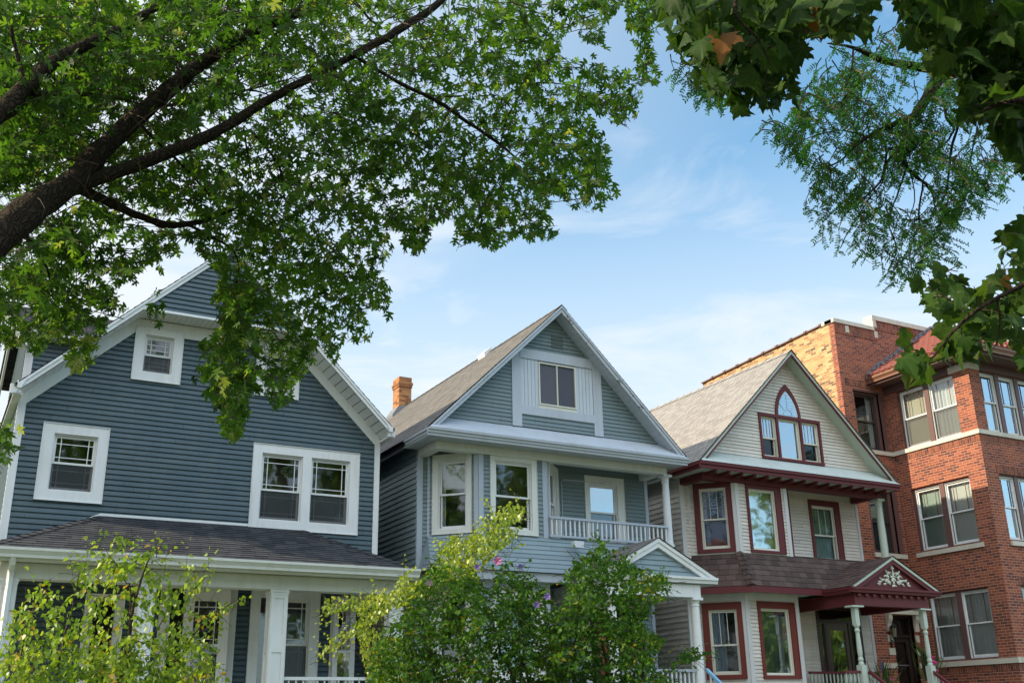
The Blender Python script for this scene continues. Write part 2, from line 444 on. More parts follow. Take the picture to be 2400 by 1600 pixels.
S_BLUE = m_siding("grey_blue_wood_siding", (.180, .236, .246), .5, .085, .24)
S_BLUEL = m_siding("skylit_tone_siding", (.235, .302, .335), .5, .095, .12)  # paler, bluer copy of the grey-blue siding: sky light put into the colour
S_WHITE = m_siding("offwhite_siding", (.65, .59, .515), .5, .080, .20)
SH_DARK = m_shingle("charcoal_shingles", [(0, (.030, .033, .040)), (.5, (.052, .054, .062)), (1, (.085, .082, .085))])
SH_GREY = m_shingle("weathered_grey_shingles", [(0, (.20, .193, .185)), (.5, (.25, .24, .23)), (1, (.30, .287, .275))], .17, .115)
SH_TAN = m_shingle("light_tan_shingles", [(0, (.31, .293, .276)), (.5, (.37, .35, .33)), (1, (.425, .40, .38))], .16, .115)
SH_BRN = m_shingle("brown_shingles", [(0, (.075, .050, .045)), (.5, (.115, .076, .066)), (1, (.155, .105, .09))])
B_RED = m_brick("red_face_brick", [(0, (.13, .048, .040)), (.2, (.20, .060, .042)), (.45, (.28, .078, .046)), (.75, (.34, .097, .052)), (1, (.39, .125, .066))], (.50, .30, .215), mort=.014)
B_REDV = m_brick("red_soldier_brick", [(0, (.08, .035, .03)), (.4, (.22, .065, .04)), (1, (.34, .105, .055))], (.36, .24, .18), vertical=True)
B_YEL = m_brick("yellow_common_brick", [(0, (.12, .072, .045)), (.16, (.28, .15, .07)), (.5, (.52, .29, .12)), (1, (.64, .41, .20))], (.66, .55, .41), soot=.08)
B_CHIM = m_brick("orange_chimney_brick", [(0, (.20, .075, .035)), (.5, (.42, .165, .06)), (1, (.54, .25, .10))], (.34, .24, .16))
TILE = m_paint("red_clay_tile", (.27, .085, .058), .7, .5, (.16, .07, .06), .6, 25)
DARKIN = m_paint("dark_room", (.050, .050, .044), .9, 0, (.02, .02, .02))  # dark colour stands in for the shade of unlit rooms
WOODD = m_paint("dark_stained_wood", (.055, .028, .018), .35, .3, (.02, .012, .01))
CONC = m_paint("concrete", (.42, .41, .38), .9, .4, (.2, .19, .17), .5, 20)
LEADG = m_metal("lead_flashing", (.22, .23, .25), .55)
GL_CLEAR = m_glass("window_glass", .10)
GL_STRONG = m_glass("mirrorlike_window_glass", .42)
GL_DIM = m_glass("dim_window_glass", .012)
SCREEN = m_screen("insect_screen")
SCREEN_L = m_screen("pale_insect_screen", (.13, .13, .125), .5)
BLIND_W = m_cloth("white_blind", (.80, .80, .76), horiz=.026)
BLIND_G = m_cloth("pale_green_blind", (.50, .60, .54), horiz=.026)
BLIND_C = m_cloth("cream_shade", (.60, .57, .47))
CURT = m_cloth("sheer_curtain", (.74, .75, .72))
CURTB = m_cloth("blue_curtain", (.36, .43, .50))
CURTT = m_cloth("teal_curtain", (.26, .36, .36))
IRON = m_metal("black_iron", (.02, .02, .022), .5)
BLUEM = m_metal("blue_enamel_metal", (.025, .085, .16), .4)
SKYBL = m_paint("light_blue_rail_paint", (.22, .46, .66), .45, .15, (.12, .2, .26))
# ------------------------------------------------------------------ windows and doors
def ring(mb, a0, a1, z0, z1, w, b0, b1, wt=None, wb=None):
    """rectangular frame of four butted boards"""
    wt = w if wt is None else wt; wb = w if wb is None else wb
    mb.box(a0, a0+w, b0, b1, z0, z1); mb.box(a1-w, a1, b0, b1, z0, z1)
    if wt > 0: mb.box(a0+w, a1-w, b0+.001, b1-.001, z1-wt, z1)
    if wb > 0: mb.box(a0+w, a1-w, b0+.001, b1-.001, z0, z0+wb)
def pane(fr, par, a0, a1, z0, z1, b, mat, name="pane"):
    mb = MB(fr); mb.q([(a0, b, z0), (a1, b, z0), (a1, b, z1), (a0, b, z1)]); return mb.build(name, mat, par)
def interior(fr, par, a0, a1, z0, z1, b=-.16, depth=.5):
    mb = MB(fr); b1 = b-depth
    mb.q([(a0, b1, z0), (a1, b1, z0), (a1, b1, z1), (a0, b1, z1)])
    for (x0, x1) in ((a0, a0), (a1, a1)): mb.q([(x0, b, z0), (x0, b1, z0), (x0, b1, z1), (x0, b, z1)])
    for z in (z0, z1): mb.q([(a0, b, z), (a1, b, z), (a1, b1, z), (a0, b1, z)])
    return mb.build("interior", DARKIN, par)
def curtain(fr, par, a0, a1, z0, z1, b, mat, folds=9, amp=.018, name="curtain"):
    mb = MB(fr); n = max(6, int(folds*6)); pts = []
    ph = random.random()*6
    for i in range(n+1):
        t = i/n; pts.append((a0+(a1-a0)*t, b+amp*math.sin(folds*2*math.pi*t+ph)+amp*.5*math.sin(folds*5.1*t+ph*2)))
    for (p, q_) in zip(pts[:-1], pts[1:]):
        mb.q([(p[0], p[1], z0), (q_[0], q_[1], z0), (q_[0], q_[1], z1), (p[0], p[1], z1)])
    return mb.build(name, mat, par, smooth=True)
def blind(fr, par, a0, a1, z0, z1, b, mat, name="blind"):
    mb = MB(fr); mb.q([(a0, b, z0), (a1, b, z0), (a1, b, z1), (a0, b, z1)]); return mb.build(name, mat, par)
def muntins(fr, par, a0, a1, z0, z1, b, kind, mat, w=.014, t=.008):
    mb = MB(fr)
    if kind == 'prairie':
        m = .105
        for a in (a0+m*.7, a1-m*.7): mb.box(a-w/2, a+w/2, b-t/2, b+t/2, z0, z1)
        for z in (z0+m*.75, z1-m*.95): mb.box(a0, a1, b-t/2+.001, b+t/2+.001, z-w/2, z+w/2)
    elif isinstance(kind, int):
        for i in range(1, kind):
            a = a0+(a1-a0)*i/kind; mb.box(a-w/2, a+w/2, b-t/2, b+t/2, z0, z1)
    elif kind == 'twobars':
        for f in (.22, .78):
            a = a0+(a1-a0)*f; mb.box(a-w/2, a+w/2, b-t/2, b+t/2, z0, z1)
    return mb.build("muntin", mat, par)
def sashes(fr, par, a0, a1, z0, z1, meet, mats, upper=None, lower=None, glass=(GL_CLEAR, GL_CLEAR), screen=None, st=.045, rec=.03, backing='dark', mcol=None, mw=.014, cfold=7, reveal=True):
    """double-hung pair (or one fixed light when meet is None) filling the opening a0..a1, z0..z1"""
    fm = mats
    mb = MB(fr)
    if reveal: mb.box(a0-.012, a0, -.17, -.002, z0, z1); mb.box(a1, a1+.012, -.17, -.002, z0, z1); mb.box(a0, a1, -.17, -.002, z1, z1+.012); mb.box(a0, a1, -.17, -.002, z0-.012, z0)
    ring(mb, a0, a1, z0, z1, .022, -rec-.012, .026-rec)
    g0, g1 = a0+.022, a1-.022; y0, y1 = z0+.022, z1-.022
    if meet is not None:
        ring(mb, g0, g1, meet-.018, y1, st*.8, -rec-.040, -rec-.012, st*.9, .036)
        ring(mb, g0, g1, y0, meet+.018, st*.8, -rec-.075, -rec-.044, .036, st*1.2)
        sash = mb.build("sash", fm, par)
        pane(fr, par, g0+st*.8, g1-st*.8, meet+.018, y1-st*.9, -rec-.026, glass[0])
        pane(fr, par, g0+st*.8, g1-st*.8, y0+st*1.2, meet-.018, -rec-.060, glass[1])
        if upper: muntins(fr, par, g0+st*.8, g1-st*.8, meet+.018, y1-st*.9, -rec-.020 if mcol is None else -rec-.018, upper, mcol or fm, mw)
        if lower: muntins(fr, par, g0+st*.8, g1-st*.8, y0+st*1.2, meet-.018, -rec-.066, lower, mcol or fm, mw)
        if screen: pane(fr, par, g0+.004, g1-.004, y0+.004, meet-.010, -rec-.028, screen, "screen")
    else:
        ring(mb, g0, g1, y0, y1, st*.7, -rec-.05, -rec-.012)
        sash = mb.build("sash", fm, par)
        pane(fr, par, g0+st*.7, g1-st*.7, y0+st*.7, y1-st*.7, -rec-.03, glass[0])
        if upper: muntins(fr, par, g0+st*.7, g1-st*.7, y0+st*.7, y1-st*.7, -rec-.022, upper, mcol or fm, mw)
    e = .0
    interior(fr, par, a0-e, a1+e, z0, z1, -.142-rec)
    bk = -rec-.105
    for item in ([backing] if not isinstance(backing, (list, tuple)) else backing):
        if item == 'dark' or item is None: continue
        if item == 'blind': blind(fr, par, a0+.02, a1-.02, z0+.05, z1-.01, bk, BLIND_W)
        elif item == 'gblind': blind(fr, par, a0+.02, a1-.02, z0+.05, z1-.01, bk, BLIND_G)
        elif item == 'halfblind': blind(fr, par, a0+.02, a1-.02, (meet or z0)+.12, z1-.01, bk, BLIND_W)
        elif item == 'shade': blind(fr, par, a0+.02, a1-.02, z0+.05, z1-.01, bk, BLIND_C)
        elif item == 'sheer': curtain(fr, par, a0+.01, a1-.01, z0+.02, z1-.01, bk, CURT, cfold)
        elif item == 'sidesheer': curtain(fr, par, a0+.02, a0+(a1-a0)*.52, z0+.02, z1-.01, bk, CURTB, 4)
        elif item == 'rightsheer': curtain(fr, par, a1-(a1-a0)*.3, a1-.01, z0+.02, z1-.01, bk, CURT, 3)
        elif item == 'teal': curtain(fr, par, a0+.01, a1-.01, z0+.02, z1-.01, bk, CURTT, cfold)
        elif item == 'leftsliver': curtain(fr, par, a0+.02, a0+(a1-a0)*.2, z0+.02, z1-.01, bk, CURT, 2)
    return sash
def casing(fr, par, a0, a1, z0, z1, openings, mat, b=.032, lip=.0, name="window", label=None):
    """flat casing over the outer rectangle with rectangular openings (a0,a1,z0,z1), returns the part"""
    mb = MB(fr)
    zs = sorted({z0, z1} | {o[2] for o in openings} | {o[3] for o in openings})
    for za, zb in zip(zs[:-1], zs[1:]):
        mid = (za+zb)/2; cur = a0
        for o in sorted(openings):
            if o[2] < mid < o[3]:
                mb.box(cur, o[0], -.02, b, za, zb); cur = o[1]
        mb.box(cur, a1, -.02, b, za, zb)
    if lip:
        mb.box(a0-lip, a1+lip, -.01, b+.02, z0-lip*1.2, z0-.001); mb.box(a0-lip, a1+lip, -.01, b+.016, z1+.001, z1+lip)
        mb.box(a0-lip, a0-.001, -.01, b+.014, z0, z1); mb.box(a1+.001, a1+lip, -.01, b+.014, z0, z1)
    return mb.build(name, mat, par, label=label)

def gutter(mb, p0, p1, w=.11, h=.13):
    """K-style gutter: profile offset is to the right of travel"""
    prof = [(0, 0), (w*.62, 0), (w*.66, h*.30), (w*.9, h*.62), (w, h*.72), (w, h), (w-.012, h), (w-.016, h*.8), (.012, h*.75), (.012, h), (0, h)]
    mb.sweep(prof, (p0, p1))
def column(par, x, y, z0, z1, r, mat, cap=True, name="column", n=20):
    mb = MB()
    prof = [(r*1.35, z0), (r*1.35, z0+.05), (r*1.12, z0+.055), (r*1.12, z0+.10), (r, z0+.13), (r*.99, z0+(z1-z0)*.4), (r*.86, z1-.17), (r*1.0, z1-.165), (r*1.0, z1-.14), (r*.86, z1-.135), (r*.9, z1-.10), (r*1.18, z1-.05)]
    mb.lathe(x, y, prof, n)
    mb.wbox(x-r*1.3, x+r*1.3, y-r*1.3, y+r*1.3, z1-.05, z1)
    return mb.build(name, mat, par, smooth=False)
def balustrade(par, fr, a0, a1, z0, z1, step, mrail, mbal, turned=False, top=.05, name="railing", half=.012, newel=None):
    mb = MB(fr); mb.box(a0, a1, -.035, .035, z1-top, z1); mb.box(a0, a1, -.025, .025, z0, z0+.045)
    rail = mb.build(name, mrail, par)
    n = max(1, int((a1-a0)/step)); st = (a1-a0)/n
    for i in range(n):
        a = a0+st*(i+.5); b = MB(fr)
        if turned:
            q = fr.p(a, 0, 0); H = z1-top-z0-.045; zz = z0+.045
            pr = [(.020, 0), (.020, .14), (.012, .16), (.018, .19), (.014, .24), (.021, .36), (.016, .5), (.012, .66), (.017, .70), (.012, .74), (.018, .80), (.020, .86), (.020, 1)]
            b.lathe(q[0], q[1], [(r, zz+t*H) for r, t in pr], 7)
        else: b.box(a-half, a+half, -half, half, z0+.045, z1-top)
        b.build("baluster", mbal, rail)
    return rail

# ================================================================== HOUSE 1: slate-blue house with the wide gable
H1 = empty("frame_house", (4.27, 19.0, 0), "slate blue clapboard house with broad white-trimmed gable, leftmost and partly under the maple", "house", None)
fr1 = Fr(0, 19.0)
R1x, R1z, R1s = 4.25, 10.235, .96
roof1 = lambda x: R1z-R1s*abs(x-R1x)
h_winL = (1.43, 2.485, 5.22, 6.53); h_dbl = (5.05, 7.125, 4.99, 6.56); h_attL = (2.75, 3.59, 7.50, 8.505); h_attR = (4.99, 5.83, 7.50, 8.505)
def inset(r, d): return (r[0]+d, r[1]-d, r[2]+d, r[3]-d)
holes1 = [inset(r, .02) for r in (h_winL, h_dbl, h_attL, h_attR)]
low_doors = [(2.40, 3.06, 1.15, 3.75), (3.60, 4.95, 1.15, 3.92), (5.18, 6.46, 1.9, 3.92), (6.66, 7.16, 1.15, 3.85)]
mb = MB(fr1)
zt = R1z-.18
lapped(mb, [(1.08, 4.15), (7.47, 4.15), (7.47, roof1(7.47)-.16), (R1x, zt), (1.08, roof1(1.08)-.16)], holes1, .094, 4.15, DUTCH)
mb.build("siding", S_NAVY, H1)
mb = MB(fr1)
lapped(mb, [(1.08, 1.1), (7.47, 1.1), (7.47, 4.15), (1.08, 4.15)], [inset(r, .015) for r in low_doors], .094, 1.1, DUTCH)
mb.build("siding", S_NAVYD, H1, label="slate blue siding inside the porch, porch shade put into its darker colour")
mb = MB(Fr(1.0, 31, 0, -1)); lapped(mb, [(0, .6), (12, .6), (12, 7.0), (0, 7.0)], [], .094, .6, DUTCH); mb.build("side_wall", S_NAVY, H1)
mb = MB(Fr(7.53, 19, 0, 1)); lapped(mb, [(0, .6), (12, .6), (12, 7.0), (0, 7.0)], [], .094, .6, DUTCH)
mb.build("side_wall", S_NAVY, H1)
mb = MB(); mb.P([(1.0, 31, 0), (7.53, 31, 0), (7.53, 31, 7), (R1x, 31, 10.0), (1.0, 31, 7)]); mb.build("rear_wall", S_NAVY, H1)
mb = MB(); mb.wbox(.99, 7.54, 18.96, 31, 0, 1.1); mb.build("foundation", CONC, H1)
# corner boards and frieze boards
mb = MB(fr1)
for a0, a1 in ((.98, 1.105), (7.445, 7.555)): mb.box(a0, a1, -.06, .036, .9, roof1(a0 if a0 < 4 else a1)-.17)
mb.build("corner_board", WHITE, H1)
mb = MB(fr1)
def rake_band(mb, fr, x0, x1, f_top, w, b0, b1):
    """board whose top edge follows f_top between x0,x1 with vertical width w"""
    p = [(x0, f_top(x0)), (x1, f_top(x1))]
    a = [fr.p(p[0][0], b1, p[0][1]), fr.p(p[1][0], b1, p[1][1]), fr.p(p[1][0], b1, p[1][1]-w), fr.p(p[0][0], b1, p[0][1]-w)]
    mb.prism(a, fr.n*(b0-b1))
und = lambda x: roof1(x)-.155
rake_band(mb, fr1, 1.0, 2.79, und, .235, -.02, .034); rake_band(mb, fr1, 5.71, 7.53, und, .235, -.02, .034)
mb.box(2.79, 5.71, -.02, .034, 8.40, 8.655)
mb.build("frieze_board", WHITE, H1)
# roof
mb = MB()
yF, yB = 18.43, 31.2
shingles(mb, (.86, yB, roof1(.86)), (.86, yF, roof1(.86)), (R1x, yF, R1z), (R1x, yB, R1z), .15, .012)
shingles(mb, (7.64, yF, roof1(7.64)), (7.64, yB, roof1(7.64)), (R1x, yB, R1z), (R1x, yF, R1z), .15, .012)
mb.P([(.86, yF, roof1(.86)-.02), (R1x, yF, R1z-.02), (R1x, yB, R1z-.02), (.86, yB, roof1(.86)-.02)])
mb.P([(7.64, yF, roof1(7.64)-.02), (R1x, yF, R1z-.02), (R1x, yB, R1z-.02), (7.64, yB, roof1(7.64)-.02)])
roof_h1 = mb.build("roof", SH_DARK, H1)
mb = MB(Fr(0, 18.45))
rake_band(mb, mb.fr, .90, R1x, lambda x: roof1(x)-.022, .125, -.035, 0); rake_band(mb, mb.fr, R1x, 7.60, lambda x: roof1(x)-.022, .125, -.035, 0)
rake_band(mb, mb.fr, .90, R1x, lambda x: roof1(x)-.012, .05, -.02, .022); rake_band(mb, mb.fr, R1x, 7.60, lambda x: roof1(x)-.012, .05, -.02, .022)
mb.build("rake_board", WHITE, H1)
mb = MB()   # ventilated soffit: narrow planks under the overhang
for sgn in (-1, 1):
    x = .92
    n = 26
    for i in range(n):
        xa = R1x+sgn*(3.33*i/n); xb = R1x+sgn*(3.33*(i+1)/n-.012)
        dz = .006
        mb.P([(xa, 18.47, und(xa)-dz), (xb, 18.47, und(xb)-dz), (xb, 18.995, und(xb)-dz), (xa, 18.995, und(xa)-dz)])
        mb.P([(xb, 18.47, und(xb)-dz), (xb+sgn*.012, 18.47, und(xb+sgn*.012)+.006), (xb+sgn*.012, 18.995, und(xb+sgn*.012)+.006), (xb, 18.995, und(xb)-dz)])
for x0, x1 in ((.86, .995), (7.535, 7.64)):
    mb.wbox(x0, x1, 18.47, 31, und(.9)-.03, und(.9)-.012)
mb.build("soffit", WHITE, H1)
mb = MB()
gutter(mb, (.90, 18.42, 6.93), (.90, 31, 6.90)); mb.build("gutter", WHITE, H1)
mb = MB(); gutter(mb, (7.60, 31, 6.90), (7.60, 18.42, 6.93)); mb.build("gutter", WHITE, H1)
mb = MB(); mb.wbox(.80, .97, 18.47, 18.55, 6.84, 7.0); mb.wbox(7.53, 7.66, 18.47, 18.55, 6.84, 7.0); mb.build("eave_return", WHITE, H1)
# projecting gable (pent)
mb = MB(Fr(0, 18.50))
lapped(mb, [(2.80, 8.69), (5.70, 8.69), (R1x, R1z-.17)], [], .094, 8.69, DUTCH)
mb.build("gable_siding", S_NAVY, H1)
mb = MB(); mb.wbox(2.72, 5.78, 18.455, 18.52, 8.655, 8.70)
n = 30
for i in range(n):
    xa = 2.78+2.94*i/n; mb.wbox(xa, xa+2.94/n-.008, 18.52, 18.965, 8.668, 8.68)
mb.wbox(2.76, 5.74, 18.52, 18.966, 8.684, 8.69)
mb.build("pent_soffit", WHITE, H1)
# windows
SASHK = dict(upper='prairie', lower='prairie', screen=SCREEN)
w = casing(fr1, H1, *h_winL, [(1.61, 2.32, 5.385, 6.365)], WHITE, .035, .012)
sashes(fr1, w, 1.61, 2.32, 5.385, 6.365, 5.87, VINYL, backing='dark', glass=(GL_CLEAR, GL_CLEAR), **SASHK)
w = casing(fr1, H1, *h_dbl, [(5.215, 6.0, 5.15, 6.395), (6.17, 6.945, 5.15, 6.395)], WHITE, .035, .012)
sashes(fr1, w, 5.215, 6.0, 5.15, 6.395, 5.72, VINYL, **SASHK); sashes(fr1, w, 6.17, 6.945, 5.15, 6.395, 5.72, VINYL, **SASHK)
w = casing(fr1, H1, *h_attL, [(2.915, 3.43, 7.66, 8.37)], WHITE, .042, .012)
sashes(fr1, w, 2.915, 3.43, 7.66, 8.37, 8.01, VINYL, **SASHK)
w = casing(fr1, H1, *h_attR, [(5.15, 5.665, 7.66, 8.37)], WHITE, .042, .012)
sashes(fr1, w, 5.15, 5.665, 7.66, 8.37, 8.01, VINYL, **SASHK)
# dormer on the left slope
frd = Fr(0, 21.5)
mb = MB(frd); lapped(mb, [(1.25, 7.1), (3.0, 7.1), (3.0, 8.95), (1.25, 8.95)], [], .094, 7.1, DUTCH)
d = mb.build("dormer", S_NAVY, H1)
mb = MB(Fr(1.12, 25.5, 0, -1)); lapped(mb, [(0, 7.1), (4.0, 7.1), (4.0, 8.9), (2, 10.0), (0, 8.9)], [], .094, 7.1, DUTCH); mb.build("dormer_front", S_NAVY, d)
mb = MB(); shingles(mb, (.85, 21.15, 8.95), (3.4, 21.15, 8.95), (4.25, 23.5, 10.2), (.85, 23.5, 10.2), .15, .012)
shingles(mb, (3.4, 25.85, 8.95), (.85, 25.85, 8.95), (.85, 23.5, 10.2), (4.25, 23.5, 10.2), .15, .012); mb.build("dormer_roof", SH_DARK, d)
mb = MB(frd); mb.box(1.11, 1.255, -.05, .035, 7.0, 8.86)
mb.box(.87, 3.0, .27, .33, 8.83, 8.955); mb.wbox(.87, 3.2, 21.24, 21.47, 8.815, 8.835)
mb.prism([(.89, 21.17, 8.80), (.89, 23.5, 10.06), (.89, 23.5, 10.18), (.89, 21.17, 8.93)], (.05, 0, 0)); mb.prism([(.89, 25.83, 8.80), (.89, 23.5, 10.06), (.89, 23.5, 10.18), (.89, 25.83, 8.93)], (.05, 0, 0))
mb.wbox(.93, 1.10, 21.2, 21.5, 8.60, 8.81)
mb.build("dormer_trim", WHITE, d)
# ---- porch of house 1
gY, gz, tz = 16.80, 4.085, 5.0
GL_, GR_ = .72, 7.40; TL, TR = 2.50, 6.06
mb = MB()
shingles(mb, (GL_, gY, gz), (GR_, gY, gz), (TR, 18.985, tz), (TL, 18.985, tz), .135, .012)
mb.P([(GL_, gY, gz), (TL, 18.985, tz), (1.02, 18.985, 4.25), (GL_-.0, 18.985, gz)])
shingles(mb, (GR_, gY, gz), (7.62, 18.985, gz+.02), (TR, 18.985, tz), (TR, 18.985, tz), .135, .012)
shingles(mb, (GL_, 18.985, gz), (GL_, gY, gz), (TL, 18.985, tz), (TL, 18.985, tz), .135, .012)
# hip caps
for A, B in (((GL_, gY, gz), (TL, 18.985, tz)), ((GR_, gY, gz), (TR, 18.985, tz))):
    A, B = np.array(A), np.array(B); n = 16; dx = (B-A)/n; sd = np.cross(dx, [0, 0, 1]); sd /= np.linalg.norm(sd)
    for i in range(n):
        p = A+dx*i+np.array([0, 0, .030]); q_ = A+dx*(i+1.15)+np.array([0, 0, .014])
        for s_ in (-1, 1):
            o = sd*.10*s_-np.array([0, 0, .03]); mb.P([p, p+o, q_+o, q_])
porch_roof = mb.build("porch_roof", SH_DARK, H1)
mb = MB(fr1)
for (p, q_) in (((TL, tz), (1.02, 4.26)), ((TR, tz), (7.46, 4.34))):
    P = [fr1.p(p[0], .03, p[1]+.01), fr1.p(q_[0], .03, q_[1]+.01), fr1.p(q_[0], .03, q_[1]+.055), fr1.p(p[0], .03, p[1]+.055)]; mb.prism(P, fr1.n*-.03)
mb.box(TL, 5.04, 0, .03, tz+.01, tz+.055)
mb.build("flashing", WHITE, porch_roof)
mb = MB(); gutter(mb, (GL_-.05, gY+.02, gz-.145), (GR_+.06, gY+.02, gz-.145), .12, .14); mb.build("gutter", CREAMW, H1)
mb = MB()
mb.wbox(GL_+.02, GR_-.0, gY+.02, gY+.045, 3.90, gz-.01)
for i in range(46):
    x = GL_+.05+i*(GR_-GL_-.1)/46; mb.wbox(x, x+(GR_-GL_-.1)/46-.008, gY+.045, 17.08, 3.915, 3.925)
mb.build("porch_soffit", CREAMW, H1)
mb = MB(); mb.wbox(.96, 7.36, 17.10, 17.38, 3.685, 3.912); mb.wbox(.96, 1.2, 17.38, 18.98, 3.70, 3.912); mb.wbox(7.12, 7.36, 17.38, 18.98, 3.70, 3.912); mb.build("porch_beam", CREAMW, H1)
mb = MB(); mb.wbox(1.2, 7.12, 17.38, 18.98, 3.90, 3.93); mb.build("porch_ceiling", WHITE, H1)
mb = MB(); mb.wbox(.9, 7.5, 16.95, 19.0, .98, 1.1); mb.build("porch_floor", CONC, H1)
for (x0, x1) in ((.955, 1.235), (2.93, 3.20), (4.99, 5.29), (7.06, 7.33)):
    fp = Fr(0, 17.10); mb = MB(fp); w_ = x1-x0
    mb.box(x0+.02, x1-.02, -w_+.02, -.02, 1.1, 3.6)
    mb.box(x0, x1, -w_, 0, 3.60, 3.683); mb.box(x0-.012, x1+.012, -w_-.01, .012, 3.64, 3.665); mb.box(x0, x1, -w_, 0, 1.1, 1.3)
    for (za, zb) in ((2.90, 2.71), (3.60, 3.62)): pass
    for fr_, a0, a1 in ((Fr(x0+.02, 17.12), 0, w_-.04), (Fr(x0+.02, 17.12+w_-.04, 0, -1), 0, w_-.04), (Fr(x1-.02, 17.12, 0, 1), 0, w_-.04)):
        m2 = mb; old = mb.fr; mb.fr = fr_
        for (za, zb) in ((2.92, 3.60), (1.30, 2.76)):
            ring(mb, a0, a1, za, zb, .055, 0, .016)
        mb.box(a0, a1, 0, .0155, 2.76, 2.92)
        mb.fr = old
    mb.build("porch_post", WHITE, H1)
mb = MB(Fr(0, 17.10)); mb.box(5.29, 7.06, -.16, -.10, 2.285, 2.335); mb.box(5.29, 7.06, -.15, -.11, 1.25, 1.30)
for i in range(14): a = 5.4+i*.12; mb.box(a-.012, a+.012, -.142, -.118, 1.30, 2.285)
mb.build("porch_railing", WHITE, H1)
# storm door ajar, windows and dark doorways of the porch
w = casing(fr1, H1, 2.42, 3.05, 1.15, 3.72, [(2.56, 2.90, 1.2, 3.60)], WHITE, .03, 0, "door_frame"); interior(fr1, w, 2.56, 2.90, 1.2, 3.60, -.03)
w = casing(fr1, H1, 3.62, 4.94, 1.15, 3.92, [(3.80, 4.77, 1.2, 3.86)], WHITE, .03, 0, "door_frame"); interior(fr1, w, 3.80, 4.77, 1.2, 3.86, -.03)
frd2 = Fr(4.00, 18.82, .745, -.10)     # door leaf swung a little outward
mb = MB(frd2); ring(mb, 0, .76, 1.2, 3.84, .165, -.02, .02, .20, .30); mb.box(.165, .595, -.018, .018, 2.88, 2.93)
leaf = mb.build("storm_door", WHITE, H1, label="white glazed storm door standing ajar")
pane(frd2, leaf, .165, .595, 2.93, 3.64, 0, GL_CLEAR); pane(frd2, leaf, .165, .595, 1.5, 2.88, 0, GL_CLEAR); muntins(frd2, leaf, .165, .595, 2.93, 3.64, .008, 'prairie', WHITE)
mb = MB(frd2); mb.box(.05, .075, .02, .06, 2.45, 2.62); mb.build("door_handle", IRON, leaf)
w = casing(fr1, H1, 5.19, 6.45, 1.95, 3.92, [(5.36, 5.48, 2.1, 3.76), (5.62, 6.28, 2.1, 3.76)], WHITE, .035, .01)
sashes(fr1, w, 5.62, 6.28, 2.1, 3.76, 2.96, VINYL, **SASHK); interior(fr1, w, 5.36, 5.48, 2.1, 3.76, -.03); pane(fr1, w, 5.36, 5.48, 2.1, 3.76, -.02, GL_CLEAR)
w = casing(fr1, H1, 6.68, 7.15, 1.15, 3.84, [(6.80, 6.97, 1.2, 3.78)], WHITE, .03, 0, "door_frame"); interior(fr1, w, 6.80, 6.97, 1.2, 3.78, -.05)
frd3 = Fr(6.72, 18.93, .42, -.12); mb = MB(frd3); ring(mb, 0, .40, 1.2, 3.80, .09, -.02, .02, .14, .3); mb.box(.09, .31, -.018, .018, 2.82, 2.87)
leaf = mb.build("storm_door", WHITE, H1, label="narrow white storm door at the right end of the porch"); pane(frd3, leaf, .09, .31, 1.5, 2.82, 0, GL_STRONG); pane(frd3, leaf, .09, .31, 2.87, 3.66, 0, GL_CLEAR); muntins(frd3, leaf, .09, .31, 2.87, 3.66, .008, 'prairie', WHITE, .012)
mb = MB(); mb.tube([(1.10, 16.76, 3.98), (1.10, 16.84, 3.86), (1.11, 17.03, 3.78), (1.11, 17.05, 3.70), (1.11, 17.05, 1.0)], .045, 4); mb.build("downspout", WHITE, H1)
mb = MB(); mb.wbox(7.34, 7.9, 18.6, 18.66, 2.2, 3.82); 
mb.build("side_screen", WOODD, H1)
